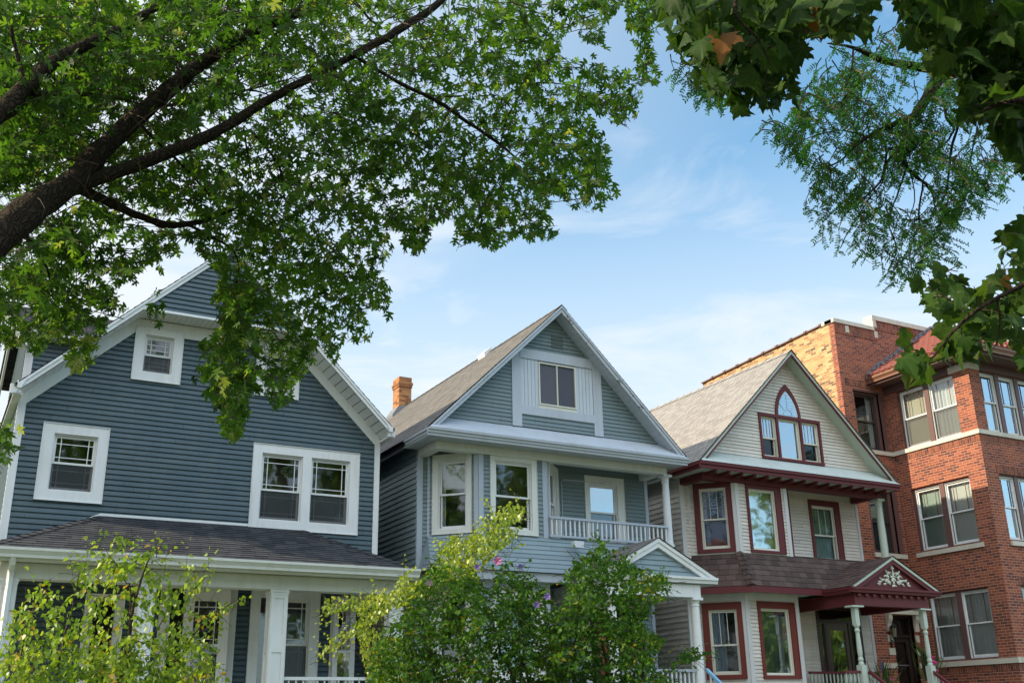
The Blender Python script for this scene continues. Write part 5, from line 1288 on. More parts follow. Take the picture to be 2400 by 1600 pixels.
# ================================================================== vegetation
def mirror(h): return h+[(-x, y) for x, y in h[::-1] if abs(x) > 1e-6]
T_SILVER = (mirror([(0, 0), (.08, .0), (.26, .02), (.45, .12), (.27, .16), (.11, .27), (.30, .40), (.40, .45), (.56, .76), (.36, .64), (.22, .58), (.075, .52), (.10, .64), (.22, .82), (.10, .84), (0, 1.08)]), (0, .36))
T_NORWAY = (mirror([(0, 0), (.14, -.08), (.36, -.05), (.50, .07), (.41, .15), (.36, .25), (.56, .36), (.68, .56), (.50, .54), (.37, .60), (.27, .57), (.30, .72), (.15, .82), (.10, .92), (0, 1.02)]), (0, .32))
T_BIRCH = (mirror([(0, 0), (.22, .04), (.38, .20), (.37, .40), (.24, .64), (.10, .86), (0, 1)]), (0, .36))
T_HIB = (mirror([(0, 0), (.24, .10), (.40, .34), (.25, .46), (.29, .62), (.13, .72), (0, 1)]), (0, .4))
T_LEAFLET = (mirror([(0, 0), (.17, .22), (.19, .6), (0, 1)]), (0, .4))
def leaves(name, parent, mat, tmpl, pos, axis, nrm, size, rnd, fold=.22, droop=.18, kind=None):
    pts, c = tmpl; pts = np.array([c]+list(pts), float); m = len(pts)-1
    pos = np.asarray(pos, float); N = len(pos)
    if N == 0: return None
    ax = np.asarray(axis, float); ax /= np.linalg.norm(ax, axis=1)[:, None]+1e-9
    nr = np.asarray(nrm, float); nr = nr-ax*(nr*ax).sum(1)[:, None]; nr /= np.linalg.norm(nr, axis=1)[:, None]+1e-9
    sd = np.cross(ax, nr); size = np.asarray(size, float)
    fo = fold*(rng.random(N)*1.6-.2); dr = droop*(rng.random(N)*2.2-.3); tw = (rng.random(N)-.5)*.5
    x = pts[:, 0][None, :]; y = pts[:, 1][None, :]
    z = fo[:, None]*np.abs(x)-dr[:, None]*y*y+tw[:, None]*x*y
    V = pos[:, None, :]+size[:, None, None]*(sd[:, None, :]*x[..., None]+ax[:, None, :]*y[..., None]+nr[:, None, :]*z[..., None])
    V = V.reshape(-1, 3)
    tri = np.array([[0, 1+i, 1+(i+1) % m] for i in range(m)])
    F = (tri[None]+(np.arange(N)*(m+1))[:, None, None]).reshape(-1, 3)
    me = bpy.data.meshes.new(name)
    me.vertices.add(len(V)); me.vertices.foreach_set("co", V.astype(np.float32).ravel())
    me.loops.add(len(F)*3); me.loops.foreach_set("vertex_index", F.astype(np.int32).ravel())
    me.polygons.add(len(F)); me.polygons.foreach_set("loop_start", (np.arange(len(F))*3).astype(np.int32))
    lc_ = me.attributes.new("loc", 'FLOAT_VECTOR', 'POINT'); lc_.data.foreach_set("vector", np.tile(np.column_stack([pts, np.zeros(len(pts))]), (N, 1)).astype(np.float32).ravel())
    at_ = me.attributes.new("rnd", 'FLOAT', 'FACE'); at_.data.foreach_set("value", np.repeat(np.asarray(rnd, np.float32), m))
    me.polygons.foreach_set("use_smooth", np.ones(len(F), bool))
    me.materials.append(mat); me.update(); me.validate()
    o = link(name, me, parent)
    if kind: o["kind"] = kind
    return o
def inpoly(poly, x, y):
    x = np.asarray(x); y = np.asarray(y); c = np.zeros(x.shape, bool); n = len(poly)
    for i in range(n):
        (x0, y0), (x1, y1) = poly[i], poly[(i+1) % n]
        if y0 == y1: continue
        c ^= ((y0 > y) != (y1 > y)) & (x < (x1-x0)*(y-y0)/(y1-y0)+x0)
    return c
def sample(poly, n, grow=0):
    p = np.array(poly, float); lo = p.min(0)-grow; hi = p.max(0)+grow; out = np.zeros((0, 2))
    while len(out) < n:
        q = lo+(hi-lo)*rng.random((n*2, 2)); out = np.vstack([out, q[inpoly(poly, q[:, 0], q[:, 1])]])
    return out[:n]
def vat(px, py, d):
    D = CF[None, :]+((px-1200)/F_PX)[:, None]*CR[None, :]-((py-800)/F_PX)[:, None]*CU[None, :]
    return np.array(CAM)[None, :]+D*d[:, None]
def twig3(mb, path, r):
    """thin three-sided tapering twig"""
    n = len(path); b = len(mb.v)
    for k, p in enumerate(path):
        q = r*(1-.72*k/(n-1))
        mb.v += [(p[0]+q, p[1], p[2]-q*.6), (p[0]-q*.5, p[1]+q*.85, p[2]-q*.6), (p[0]-q*.5, p[1]-q*.85, p[2]+q*.9)]
    for k in range(n-1):
        for j in range(3):
            j2 = (j+1) % 3; mb.f.append((b+3*k+j, b+3*k+j2, b+3*k+3+j2, b+3*k+3+j)); mb.uv.append(((0, 0),)*4); mb.m.append(0)
class Crown:
    """collects leaves and the twigs that carry them"""
    def __init__(s): s.p = []; s.a = []; s.n = []; s.s = []; s.r = []; s.tw = MB()
    def spray(s, base, dirn, L, n, size, sag=.5, tone=.5, spread=1.0, twig=.004, up=.55, hang=.6, petiole=.45):
        d = np.array(dirn, float); d /= np.linalg.norm(d)+1e-9; p = np.array(base, float); path = [p.copy()]
        K = 4
        for k in range(K):
            d = d+np.array([0, 0, -sag/K])+rng.normal(0, .10, 3); d /= np.linalg.norm(d); p = p+d*L/K; path.append(p.copy())
        twig3(s.tw, path, twig)
        sidev = np.cross(d, [0, 0, 1.0]); sidev /= np.linalg.norm(sidev)+1e-9
        pa = np.array(path); i = np.arange(n); t = (i+.6)/n*K; k = np.minimum(t.astype(int), K-1); dd = pa[k+1]-pa[k]; q = pa[k]+dd*(t-k)[:, None]; dd = dd/np.linalg.norm(dd, axis=1)[:, None]
        lat = sidev[None]*np.where(i % 2 == 1, 1, -1)[:, None]*spread+rng.normal(0, .35, (n, 3)); lat[-1] = lat[-1]*.2+dd[-1]
        a = lat*.8+dd*.6+np.array([0, 0, -hang]); a /= np.linalg.norm(a, axis=1)[:, None]
        sz = size*(.65+.6*rng.random(n)); pe = lat*.7+dd*.5+np.array([0, 0, .1]); pe = pe/np.linalg.norm(pe, axis=1)[:, None]*(sz*petiole)[:, None]
        s.p.append(q+pe); s.a.append(a); s.n.append(np.array([0, 0, up])+rng.normal(0, .55, (n, 3))); s.s.append(sz); s.r.append(np.clip(tone+rng.normal(0, .22, n), 0, 1))
        return path
    def arrays(s): return tuple(np.concatenate(x) for x in (s.p, s.a, s.n, s.s, s.r))
def limb(mb, pts, n=9, wob=.0, sub=4):
    """pts: (point, radius); smooth Catmull-Rom tube"""
    P = [np.array(p, float) for p, r in pts]; R = [r for p, r in pts]; path = []; rad = []
    for i in range(len(P)-1):
        p0, p1, p2, p3 = P[max(i-1, 0)], P[i], P[i+1], P[min(i+2, len(P)-1)]
        for k in range(sub):
            t = k/sub; path.append(.5*((2*p1)+(-p0+p2)*t+(2*p0-5*p1+4*p2-p3)*t*t+(-p0+3*p1-3*p2+p3)*t**3)+rng.normal(0, wob, 3)*R[i]); rad.append((R[i]+(R[i+1]-R[i])*t)*(1+rng.normal(0, .05)))
    path.append(P[-1]); rad.append(R[-1]); mb.tube(path, rad, n)
    return path
SX = 2400/2352
def px(*pts): return [(x*SX, y*SX) for x, y in pts]      # picture outlines were read off a 2352-wide view

BARK = m_bark("furrowed_dark_bark", (.070, .054, .038), 26, 1.0)
BARKL = m_bark("young_brown_bark", (.17, .125, .09), 30, .6)
TWIG = m_paint("twig_bark", (.075, .052, .036), .8, 0)
L_SIL = m_leaf("silver_maple_leaf", [(0, (.026, .078, .012)), (.35, (.055, .140, .018)), (.65, (.090, .205, .026)), (.92, (.17, .29, .040)), (1, (.28, .34, .10))], .60)
L_NOR = m_leaf("norway_maple_leaf", [(0, (.018, .052, .010)), (.5, (.040, .098, .015)), (.85, (.072, .136, .022)), (.985, (.10, .13, .03)), (1, (.30, .13, .04))], .50, size=25, veins=True)
L_LOC = m_leaf("locust_leaflet", [(0, (.026, .11, .022)), (.6, (.050, .18, .030)), (1, (.10, .26, .040))], .62)
L_BIR = m_leaf("birch_leaf", [(0, (.10, .20, .018)), (.45, (.22, .37, .032)), (.9, (.38, .49, .060)), (.97, (.25, .29, .05)), (.99, (.28, .30, .05)), (1, (.50, .33, .04))], .48, rough=.4, spec=.4)
L_BIY = m_leaf("sunny_birch_leaf", [(0, (.15, .25, .022)), (.5, (.31, .42, .045)), (1, (.50, .57, .11))], .45, rough=.35, spec=.5)  # sunlight put into the colour: a lighter, yellower copy of the birch leaf
L_HIB = m_leaf("hibiscus_leaf", [(0, (.027, .088, .009)), (.5, (.058, .160, .015)), (.88, (.115, .25, .022)), (.97, (.13, .19, .025)), (1, (.38, .32, .03))], .45, rough=.45)
L_FAR = m_leaf("far_tree_leaf", [(0, (.06, .12, .03)), (.5, (.12, .22, .04)), (1, (.24, .34, .07))], .5)

# ---------------- big silver maple over the left half
gx = at(-420, 1500, 5.6)
MAPLE = empty("maple_tree", (gx[0], gx[1], 0), "large silver maple with dark leaning limbs spreading over the two left houses", "tree")
tb = MB()
A = lambda x, y, d, r: (at(x*SX, y*SX, d), r*.80)
trunk0 = at(-330, 1000, 5.6)
limb(tb, [((gx[0], gx[1], 0), .34), ((gx[0]+.05, gx[1], .6), .27), (trunk0, .22), A(-130, 660, 5.9, .165), A(0, 540, 6.2, .128), A(110, 455, 6.6, .112), A(180, 410, 6.9, .098), A(245, 330, 7.2, .088), A(350, 238, 7.5, .078), A(470, 140, 7.8, .066), A(600, 62, 8.1, .056), A(720, 10, 8.4, .048), A(860, -110, 8.8, .034), A(980, -260, 9.2, .015)], 12, .05)
limb(tb, [A(165, 432, 6.85, .070), A(230, 408, 7.0, .062), A(330, 372, 7.2, .056), A(480, 312, 7.5, .050), A(600, 240, 7.8, .042), A(690, 190, 8.0, .036), A(780, 145, 8.2, .034), A(871, 95, 8.4, .040), A(945, 50, 8.6, .040), A(1010, 5, 8.8, .036), A(1120, -110, 9.2, .026), A(1250, -200, 9.5, .010)], 10, .06)
limb(tb, [A(190, 438, 6.95, .050), A(240, 460, 7.2, .043), A(310, 492, 7.5, .037), A(385, 516, 7.8, .033), A(435, 514, 8.0, .028), A(490, 500, 8.2, .018), A(560, 470, 8.5, .006)], 8, .08)
limb(tb, [A(430, 516, 7.95, .016), A(480, 540, 8.1, .013), A(535, 575, 8.3, .011), A(548, 620, 8.4, .009), A(535, 680, 8.5, .008), A(522, 740, 8.5, .007), A(530, 820, 8.6, .005), A(545, 900, 8.7, .003)], 6, .1)
limb(tb, [(trunk0+np.array([0, 0, -.35]), .16), (trunk0+np.array([-.02, .02, .25]), .14), A(-270, 470, 5.6, .12), A(-120, 330, 5.9, .105), A(0, 262, 6.2, .075), A(40, 220, 6.3, .070), A(90, 170, 6.5, .055), A(150, 125, 6.7, .05), A(300, 55, 7.1, .04), A(420, -30, 7.5, .03)], 9, .06)
for pts in ([(75, 215, 6.4, .026), (160, 216, 6.7, .020), (250, 222, 7.0, .012), (330, 240, 7.3, .006)], [(350, 246, 7.5, .017), (420, 238, 7.6, .015), (480, 228, 7.8, .013), (575, 205, 8.0, .010), (680, 178, 8.3, .006)], [(318, 280, 7.3, .014), (370, 335, 7.4, .013), (420, 380, 7.6, .013), (470, 435, 7.8, .011), (498, 470, 8.0, .006)], [(575, 300, 7.7, .015), (620, 350, 7.8, .013), (645, 395, 7.9, .010), (652, 450, 8.0, .005)], [(562, 300, 7.7, .010), (572, 375, 7.8, .008), (590, 440, 8.0, .006), (650, 500, 8.2, .003)],
            [(800, 120, 8.2, .016), (912, 188, 8.4, .020), (1000, 230, 8.5, .020), (1080, 285, 8.6, .019), (1140, 325, 8.7, .017), (1185, 362, 8.8, .010), (1250, 400, 8.9, .004)], [(1000, 222, 8.5, .008), (1060, 222, 8.6, .005)], [(1150, 330, 8.7, .008), (1170, 260, 8.7, .010), (1220, 195, 8.8, .009), (1300, 195, 8.9, .006), (1370, 215, 9.0, .003)],
            [(60, 540, 6.5, .020), (85, 575, 6.8, .016), (108, 615, 7.2, .010), (120, 680, 7.6, .004)], [(950, 55, 8.5, .014), (970, 85, 8.5, .012), (1000, 120, 8.6, .007)], [(870, 60, 8.4, .01), (845, 40, 8.4, .012), (800, -20, 8.4, .012)], [(25, 60, 6.6, .016), (40, 130, 6.6, .014), (55, 180, 6.5, .016)], [(530, 205, 8.2, .012), (610, 215, 8.3, .008), (680, 260, 8.4, .004)], [(905, 280, 8.4, .009), (965, 318, 8.5, .007), (1010, 350, 8.6, .003)]):
    limb(tb, [A(*p) for p in pts], 7, .10)
trunk = tb.build("trunk", BARK, MAPLE, smooth=True)

MAIN = px((-60, -60), (1490, -60), (1410, 25), (1390, 75), (1400, 120), (1340, 95), (1320, 60), (1290, 90), (1310, 125), (1365, 130), (1400, 150), (1440, 160), (1478, 185), (1465, 265), (1440, 300), (1400, 285), (1350, 245), (1372, 300), (1410, 360), (1412, 400), (1425, 445), (1395, 478), (1340, 492), (1300, 470), (1265, 440), (1262, 500), (1282, 545), (1215, 565), (1185, 540), (1140, 582), (1080, 560), (1040, 578), (1045, 510), (1010, 500), (985, 535), (985, 580), (960, 592), (930, 580), (915, 530), (890, 530), (900, 570), (875, 610), (890, 660), (905, 745), (860, 715), (830, 700), (860, 775), (830, 790), (790, 790), (770, 840), (735, 790), (705, 860), (675, 890), (680, 940), (640, 950), (610, 915), (585, 900), (560, 920), (565, 965), (545, 1025), (520, 1020), (515, 970), (480, 940), (470, 905), (505, 880), (440, 880), (435, 855), (460, 800), (500, 740), (490, 690), (515, 645), (470, 610), (440, 560), (400, 590), (385, 640), (375, 690), (345, 705), (335, 760), (345, 690), (310, 690), (290, 740), (250, 745), (225, 790), (205, 850), (165, 860), (150, 800), (120, 780), (85, 835), (60, 790), (30, 800), (-60, 820))
SKY_HOLE = px((362, 600), (400, 590), (440, 560), (480, 600), (455, 630), (400, 690), (310, 720), (270, 700), (255, 660), (300, 640), (330, 620))
STRAND = px((1430, -60), (1560, -60), (1540, 40), (1500, 90), (1510, 150), (1530, 190), (1490, 200), (1460, 170), (1465, 110), (1440, 60))
DROP = px((500, 640), (545, 640), (560, 760), (560, 900), (575, 950), (545, 1024), (515, 1000), (490, 930), (470, 905), (500, 850), (510, 760))
LOWL = px((-60, 950), (20, 955), (70, 1010), (40, 1040), (10, 1085), (-60, 1090))
FR1 = px((340, 690), (375, 690), (385, 735), (350, 762), (335, 740)); FR2 = px((160, 740), (235, 720), (220, 830), (165, 858), (150, 800))
crown = Crown()
ALLM = [MAIN, STRAND, LOWL, DROP, FR1, FR2]
def maple_depth(x, y):
    near = np.clip(1-(x+y*.9)/1400, 0, 1)
    return 8.9-1.2*near+rng.normal(0, .75, len(x))-(rng.random(len(x)) < .10*near)*1.0
def add_sprays(poly, n, size=.105, tone=.5, L=(.28, .6), nl=(7, 12), sag=.7):
    q = sample(poly, n); d = np.clip(maple_depth(q[:, 0], q[:, 1]), 6.4, 11.2)
    W = vat(q[:, 0], q[:, 1], d)
    for i in range(n):
        ang = rng.random()*2*math.pi; dr = np.array([math.cos(ang), math.sin(ang), rng.normal(-.1, .35)])
        l = L[0]+(L[1]-L[0])*rng.random()
        crown.spray(W[i]-dr*l*.5, dr, l, int(rng.integers(nl[0], nl[1])), size, sag, tone+.14*math.sin(W[i][0]*2.3+W[i][2]*3.1)+.08*math.sin(W[i][1]*4), hang=.5)
add_sprays(MAIN, 1850, .080); add_sprays(px((-60, -60), (700, -60), (560, 200), (300, 420), (150, 620), (-60, 700)), 420, .082, .38); add_sprays(STRAND, 34, .088); add_sprays(DROP, 64, .085, .62, (.25, .45), (5, 9), 1.4); add_sprays(LOWL, 9, .088); add_sprays(FR1, 6, .085, .7, (.2, .3), (4, 7), 1.5); add_sprays(FR2, 14, .085, .7, (.2, .35), (5, 8), 1.5)
# hanging fringe along the lower and right rim
rim = MAIN[3:78]
for i in range(len(rim)-1):
    (x0, y0), (x1, y1) = rim[i], rim[i+1]; n = max(1, int(math.hypot(x1-x0, y1-y0)/26))
    for k in range(n):
        t = rng.random(); x = x0+(x1-x0)*t; y = y0+(y1-y0)*t-18
        d = float(np.clip(maple_depth(np.array([x]), np.array([y]))[0], 7.0, 9.6)); w_ = at(x, y, d)
        crown.spray(w_+np.array([0, 0, .10]), rng.normal(0, .6, 3)+np.array([0, 0, -.2]), .22+.14*rng.random(), int(rng.integers(4, 8)), .088, 1.0, .55, hang=.6)
P_, A_, N_, S_, R_ = crown.arrays()
ctr = P_+A_*S_[:, None]*.55
u_, v_, z_ = project(ctr)
keep = np.zeros(len(P_), bool)
for poly in ALLM: keep |= inpoly(poly, u_, v_)
tip = P_+A_*S_[:, None]; ut, vt, zt2 = project(tip); kt = np.zeros(len(P_), bool)
for poly in ALLM: kt |= inpoly(poly, ut, vt)
keep &= kt | (rng.random(len(P_)) < .25)
keep &= ~(inpoly(SKY_HOLE, u_, v_) & (rng.random(len(P_)) < .93))
# keep the limbs readable: thin the leaves that hang in front of them
def near_line(pts, u, v, r):
    m = np.zeros(len(u), bool)
    for (x0, y0), (x1, y1) in zip(pts[:-1], pts[1:]):
        dx, dy = x1-x0, y1-y0; t = np.clip(((u-x0)*dx+(v-y0)*dy)/(dx*dx+dy*dy), 0, 1); m |= np.hypot(u-x0-t*dx, v-y0-t*dy) < r
    return m
front = near_line(px((-40, 580), (0, 540), (110, 455), (180, 410), (245, 330), (350, 238)), u_, v_, 62) & (z_ < 8.2)
front |= near_line(px((350, 238), (470, 140)), u_, v_, 38) & (z_ < 8.4)
front |= near_line(px((165, 432), (330, 372), (480, 312), (600, 240), (690, 190)), u_, v_, 30) & (z_ < 8.6)
front |= near_line(px((190, 438), (310, 492), (385, 516), (440, 514)), u_, v_, 26) & (z_ < 8.6)
front |= near_line(px((850, 105), (945, 50), (1030, -10)), u_, v_, 24) & (z_ < 9.4)
front |= near_line(px((912, 188), (1000, 230), (1080, 285), (1140, 325), (1190, 365)), u_, v_, 13) & (z_ < 9.2)
keep &= ~(front & (rng.random(len(P_)) < .93))
# the crown goes on above and left of the picture
ex = Crown(); cc_ = np.array([gx[0]+1.5, gx[1]+1.5, 9.2]); k_ = 0
while k_ < 420:
    v = rng.normal(size=3); v /= np.linalg.norm(v); v *= rng.random()**.33
    w_ = cc_+v*np.array([7.5, 7.5, 4.8]); uu, vv, zz = project(w_[None])
    if zz[0] > .2 and -90 < uu[0] < 2500 and -90 < vv[0] < 1700: continue
    if np.linalg.norm(w_-np.array(CAM)) < 3.5: continue
    ang = rng.random()*6.28; ex.spray(w_, (math.cos(ang), math.sin(ang), 0), .5, 9, .15, .7, .5); k_ += 1
Pe, Ae, Ne, Se, Re = ex.arrays(); uu, vv, zz = project(Pe); o_ = ~((zz > .2) & (uu > -60) & (uu < 2460) & (vv > -60) & (vv < 1660)); 
for dep, (ua, ub, va, vb) in ((9.6, (-60, 620, 1180, 1640)), (12.0, (760, 1260, 1130, 1480))):
    # leaves of the unseen crown are cut away so sun reaches the two birches
    t_ = ((Pe-np.array(CAM))@CF-dep)/(SD@CF); Q = Pe-SD[None]*t_[:, None]; uu, vv, zz = project(Q); o_ &= ~((t_ > 0) & (uu > ua) & (uu < ub) & (vv > va) & (vv < vb) & (rng.random(len(Pe)) < .94))
Pe, Ae, Ne, Se, Re = Pe[o_], Ae[o_], Ne[o_], Se[o_], Re[o_]
cat = lambda a, b: np.concatenate([a, b])
leaves("crown", MAPLE, L_SIL, T_SILVER, cat(P_[keep], Pe), cat(A_[keep], Ae), cat(N_[keep], Ne), cat(S_[keep], Se), cat(R_[keep], Re))
def trim_twigs(tw, polys, hole=None):
    """drop twigs that stick out of the crown outline"""
    V = np.array(tw.v); m = MB(); uu, vv, zz = project(V); ok = np.zeros(len(V), bool)
    for p in polys: ok |= inpoly(p, uu, vv)
    if hole: ok &= ~inpoly(hole, uu, vv)
    m.v = tw.v
    for f, uv, mi in zip(tw.f, tw.uv, tw.m):
        if all(ok[list(f)]): m.f.append(f); m.uv.append(uv); m.m.append(mi)
    used = sorted({k for f in m.f for k in f}); mp = {k: j for j, k in enumerate(used)}; m.v = [m.v[k] for k in used]; m.f = [tuple(mp[k] for k in f) for f in m.f]
    return m
trim_twigs(crown.tw, ALLM, SKY_HOLE).build("twigs", TWIG, MAPLE)["kind"] = "stuff"

# ---------------- Norway maple, close to the camera on the right
gn = (6.6, -.3, 0.0)
NOR = empty("maple_tree", (gn[0], gn[1], 0), "dark broad-leaved maple reaching in from the right, nearest tree to the viewer", "tree")
tb = MB(); B3 = lambda x, y, d, r: (at(x*SX, y*SX, d), r)
limb(tb, [((gn[0], gn[1], 0), .27), ((gn[0], gn[1], .8), .20), ((6.5, -.2, 2.7), .17), ((6.3, .1, 4.2), .13), ((5.9, .3, 5.8), .10), ((5.6, .5, 7.4), .05)], 10, .04)
limb(tb, [((6.3, .1, 4.2), .075), ((5.3, .9, 4.9), .055), B3(2560, -60, 4.6, .040), B3(2250, -160, 4.8, .030), B3(1900, -110, 4.7, .018), B3(1720, -40, 4.5, .011), B3(1690, 30, 4.4, .008), B3(1740, 90, 4.4, .005), B3(1770, 150, 4.4, .003)], 9, .04)
limb(tb, [((6.5, -.2, 2.7), .05), ((5.4, .9, 3.1), .032), B3(2600, 560, 4.1, .022), B3(2450, 610, 4.1, .014), B3(2390, 635, 4.1, .011), B3(2290, 684, 4.1, .009), B3(2240, 715, 4.1, .008), B3(2190, 760, 4.1, .006), B3(2140, 825, 4.1, .003)], 8, .04)
limb(tb, [((6.4, -.05, 3.5), .05), ((5.4, .9, 3.9), .034), B3(2600, 290, 4.3, .026), B3(2480, 250, 4.4, .020), B3(2330, 230, 4.4, .012), B3(2250, 260, 4.4, .006)], 7, .05)
limb(tb, [B3(2560, -60, 4.6, .030), B3(2400, 40, 4.6, .016), B3(2240, 30, 4.7, .008), B3(2130, 35, 4.7, .004)], 7, .05)
limb(tb, [B3(2290, 684, 4.1, .006), B3(2297, 735, 4.1, .004), B3(2290, 790, 4.1, .003)], 5, .05)
tb.build("trunk", BARK, NOR, smooth=True)
NA = px((1485, -50), (2030, -50), (2030, 30), (1990, 75), (1950, 70), (1955, 85), (1890, 95), (1885, 105), (1870, 80), (1850, 110), (1835, 150), (1825, 185), (1838, 215), (1820, 245), (1800, 225), (1795, 262), (1760, 255), (1745, 230), (1722, 240), (1700, 278), (1680, 255), (1690, 225), (1640, 225), (1610, 210), (1600, 180), (1560, 140), (1535, 125), (1528, 85), (1540, 45), (1510, 35), (1490, 10))
NB = px((2040, -50), (2420, -50), (2420, 410), (2345, 415), (2330, 370), (2310, 345), (2290, 300), (2255, 275), (2235, 320), (2200, 290), (2215, 220), (2205, 195), (2235, 150), (2215, 135), (2170, 190), (2135, 180), (2130, 115), (2100, 110), (2070, 95), (2090, 45), (2055, 25))
NC = px((2105, 640), (2150, 620), (2200, 605), (2225, 630), (2240, 660), (2285, 650), (2275, 620), (2300, 570), (2270, 590), (2310, 530), (2310, 490), (2360, 470), (2420, 470), (2420, 870), (2345, 870), (2330, 800), (2310, 760), (2300, 815), (2250, 790), (2230, 840), (2190, 850), (2150, 830), (2140, 870), (2085, 880), (2078, 830), (2060, 800), (2065, 770), (2110, 760), (2180, 730), (2130, 715), (2105, 690))
nc = Crown()
def nor_sprays(poly, n, d0, d1, size, tone):
    q = sample(poly, n)
    for i in range(n):
        w_ = at(q[i, 0], q[i, 1], rng.uniform(d0, d1)); ang = rng.random()*6.28
        nc.spray(w_-np.array([0, 0, -.04]), (math.cos(ang), math.sin(ang), -.1), .22, int(rng.integers(3, 6)), size, .8, tone, twig=.0025, hang=1.1, up=.3, petiole=.6)
nor_sprays(NA, 230, 4.4, 6.2, .102, .42); nor_sprays(NB, 330, 4.4, 6.4, .102, .48); nor_sprays(NC, 95, 4.4, 5.2, .092, .56)
Pn, An, Nn, Sn, Rn = nc.arrays(); un, vn, zn = project(Pn+An*Sn[:, None]*.5); ut, vt, _ = project(Pn+An*Sn[:, None]*1.0)
kn = np.zeros(len(Pn), bool); kt = kn.copy()
for p in (NA, NB, NC): kn |= inpoly(p, un, vn); kt |= inpoly(p, ut, vt)
kn &= kt | (rng.random(len(Pn)) < .35)
ex = Crown()
for i in range(120):
    x, y = (rng.uniform(1600, 3200), rng.uniform(-900, -60)) if rng.random() < .6 else (rng.uniform(2480, 3300), rng.uniform(-300, 900))
    ang = rng.random()*6.28; ex.spray(at(x, y, rng.uniform(3.9, 6)), (math.cos(ang), math.sin(ang), 0), .4, 6, .15, .7, .3, hang=1)
Pe, Ae, Ne, Se, Re = ex.arrays()
leaves("crown", NOR, L_NOR, T_NORWAY, cat(Pn[kn], Pe), cat(An[kn], Ae), cat(Nn[kn], Ne), cat(Sn[kn], Se), cat(Rn[kn], Re), fold=.4, droop=.5)
trim_twigs(nc.tw, (NA, NB, NC)).build("twigs", TWIG, NOR)["kind"] = "stuff"

# ---------------- honey locust with feathery leaves
gl = at(3000, 1550, 10.5)
LOC = empty("locust_tree", (gl[0], gl[1], 0), "feathery honey locust with fine drooping twigs against the open sky", "tree")
tb = MB(); C3 = lambda x, y, d, r: (at(x*SX, y*SX, d), r*1.25)
limb(tb, [((gl[0], gl[1], 0), .22), ((gl[0], gl[1], 2.5), .17), C3(2950, 600, 10.4, .13), C3(2880, -200, 10.3, .09), C3(2800, -900, 10.2, .04)], 9, .04)
limb(tb, [C3(2905, 60, 10.3, .06), C3(2700, 50, 10.0, .05), C3(2500, 115, 9.7, .043), C3(2300, 165, 9.5, .040), C3(2138, 158, 9.3, .036), C3(2090, 150, 9.2, .03), C3(2030, 140, 9.1, .024), C3(1960, 110, 9.0, .012), C3(1900, 100, 9.0, .005)], 9, .05)
main = [C3(2300, 165, 9.5, .05), C3(2200, 165, 9.4, .045), C3(2155, 185, 9.3, .04), C3(2120, 240, 9.2, .036), C3(2095, 270, 9.1, .030), C3(2060, 283, 9.0, .022), C3(2010, 305, 9.0, .016), C3(1970, 330, 8.9, .012), C3(1930, 370, 8.9, .007), C3(1880, 390, 8.9, .004)]
limb(tb, main, 8, .06)
twp = []
for pts in ([(2095, 268, .016), (2080, 300, .015), (2073, 340, .013), (2080, 380, .012), (2110, 410, .010), (2140, 440, .007), (2150, 500, .004)], [(2075, 330, .012), (2040, 370, .010), (2020, 420, .008), (1990, 450, .006), (1960, 480, .004)], [(2025, 310, .010), (2035, 350, .008), (2030, 410, .006), (2010, 440, .004)], [(2165, 215, .012), (2175, 270, .010), (2190, 300, .009), (2160, 340, .006), (2120, 360, .004)], [(2200, 290, .010), (2185, 345, .009), (2180, 400, .007), (2170, 450, .005), (2150, 500, .003)], [(2010, 160, .010), (1965, 200, .009), (1925, 240, .007), (1880, 270, .004)], [(1960, 110, .008), (1955, 170, .006), (1930, 210, .004)], [(2085, 380, .008), (2060, 450, .006), (2040, 510, .005), (2060, 570, .004), (2040, 620, .003)], [(2120, 420, .007), (2110, 500, .006), (2120, 560, .004), (2090, 600, .003)], [(2170, 190, .008), (2230, 215, .006), (2290, 260, .004), (2250, 330, .003)], [(2240, 310, .006), (2230, 380, .005), (2260, 420, .003)], [(2000, 450, .005), (1950, 530, .004), (1930, 570, .003)], [(1985, 310, .006), (1930, 300, .005), (1880, 310, .004), (1820, 330, .003)], [(2060, 283, .007), (2070, 330, .006), (2100, 440, .004), (2090, 500, .003)]):
    P3 = [C3(x, y, 9.0+rng.normal(0, .15), r) for x, y, r in pts]; twp.append(limb(tb, P3, 6, .25))
tb.build("trunk", BARK, LOC, smooth=True)
LMASK = px((1880, 70), (1990, 40), (2060, 60), (2130, 120), (2220, 170), (2280, 270), (2330, 370), (2330, 400), (2300, 440), (2260, 480), (2210, 490), (2190, 540), (2195, 600), (2170, 620), (2110, 600), (2100, 640), (2040, 655), (2010, 640), (2030, 590), (1980, 590), (1920, 590), (1880, 570), (1890, 530), (1860, 510), (1850, 470), (1815, 450), (1810, 435), (1870, 410), (1855, 385), (1820, 370), (1800, 340), (1760, 330), (1725, 285), (1730, 265), (1800, 255), (1850, 200), (1870, 130))
LM2 = px((1520, 60), (1540, 120), (1600, 150), (1660, 200), (1720, 235), (1640, 235), (1590, 215), (1570, 190), (1540, 170))
lp, la, ln, ls, lr = [], [], [], [], []
tw = MB()
gaps = [px((2020, 330), (2060, 380), (2030, 420), (1990, 390)), px((2110, 330), (2160, 380), (2150, 420), (2100, 390)), px((1900, 420), (1990, 470), (1960, 500), (1890, 460)), px((2060, 520), (2090, 560), (2070, 600), (2040, 560)), px((2130, 230), (2160, 260), (2150, 310), (2120, 300))]
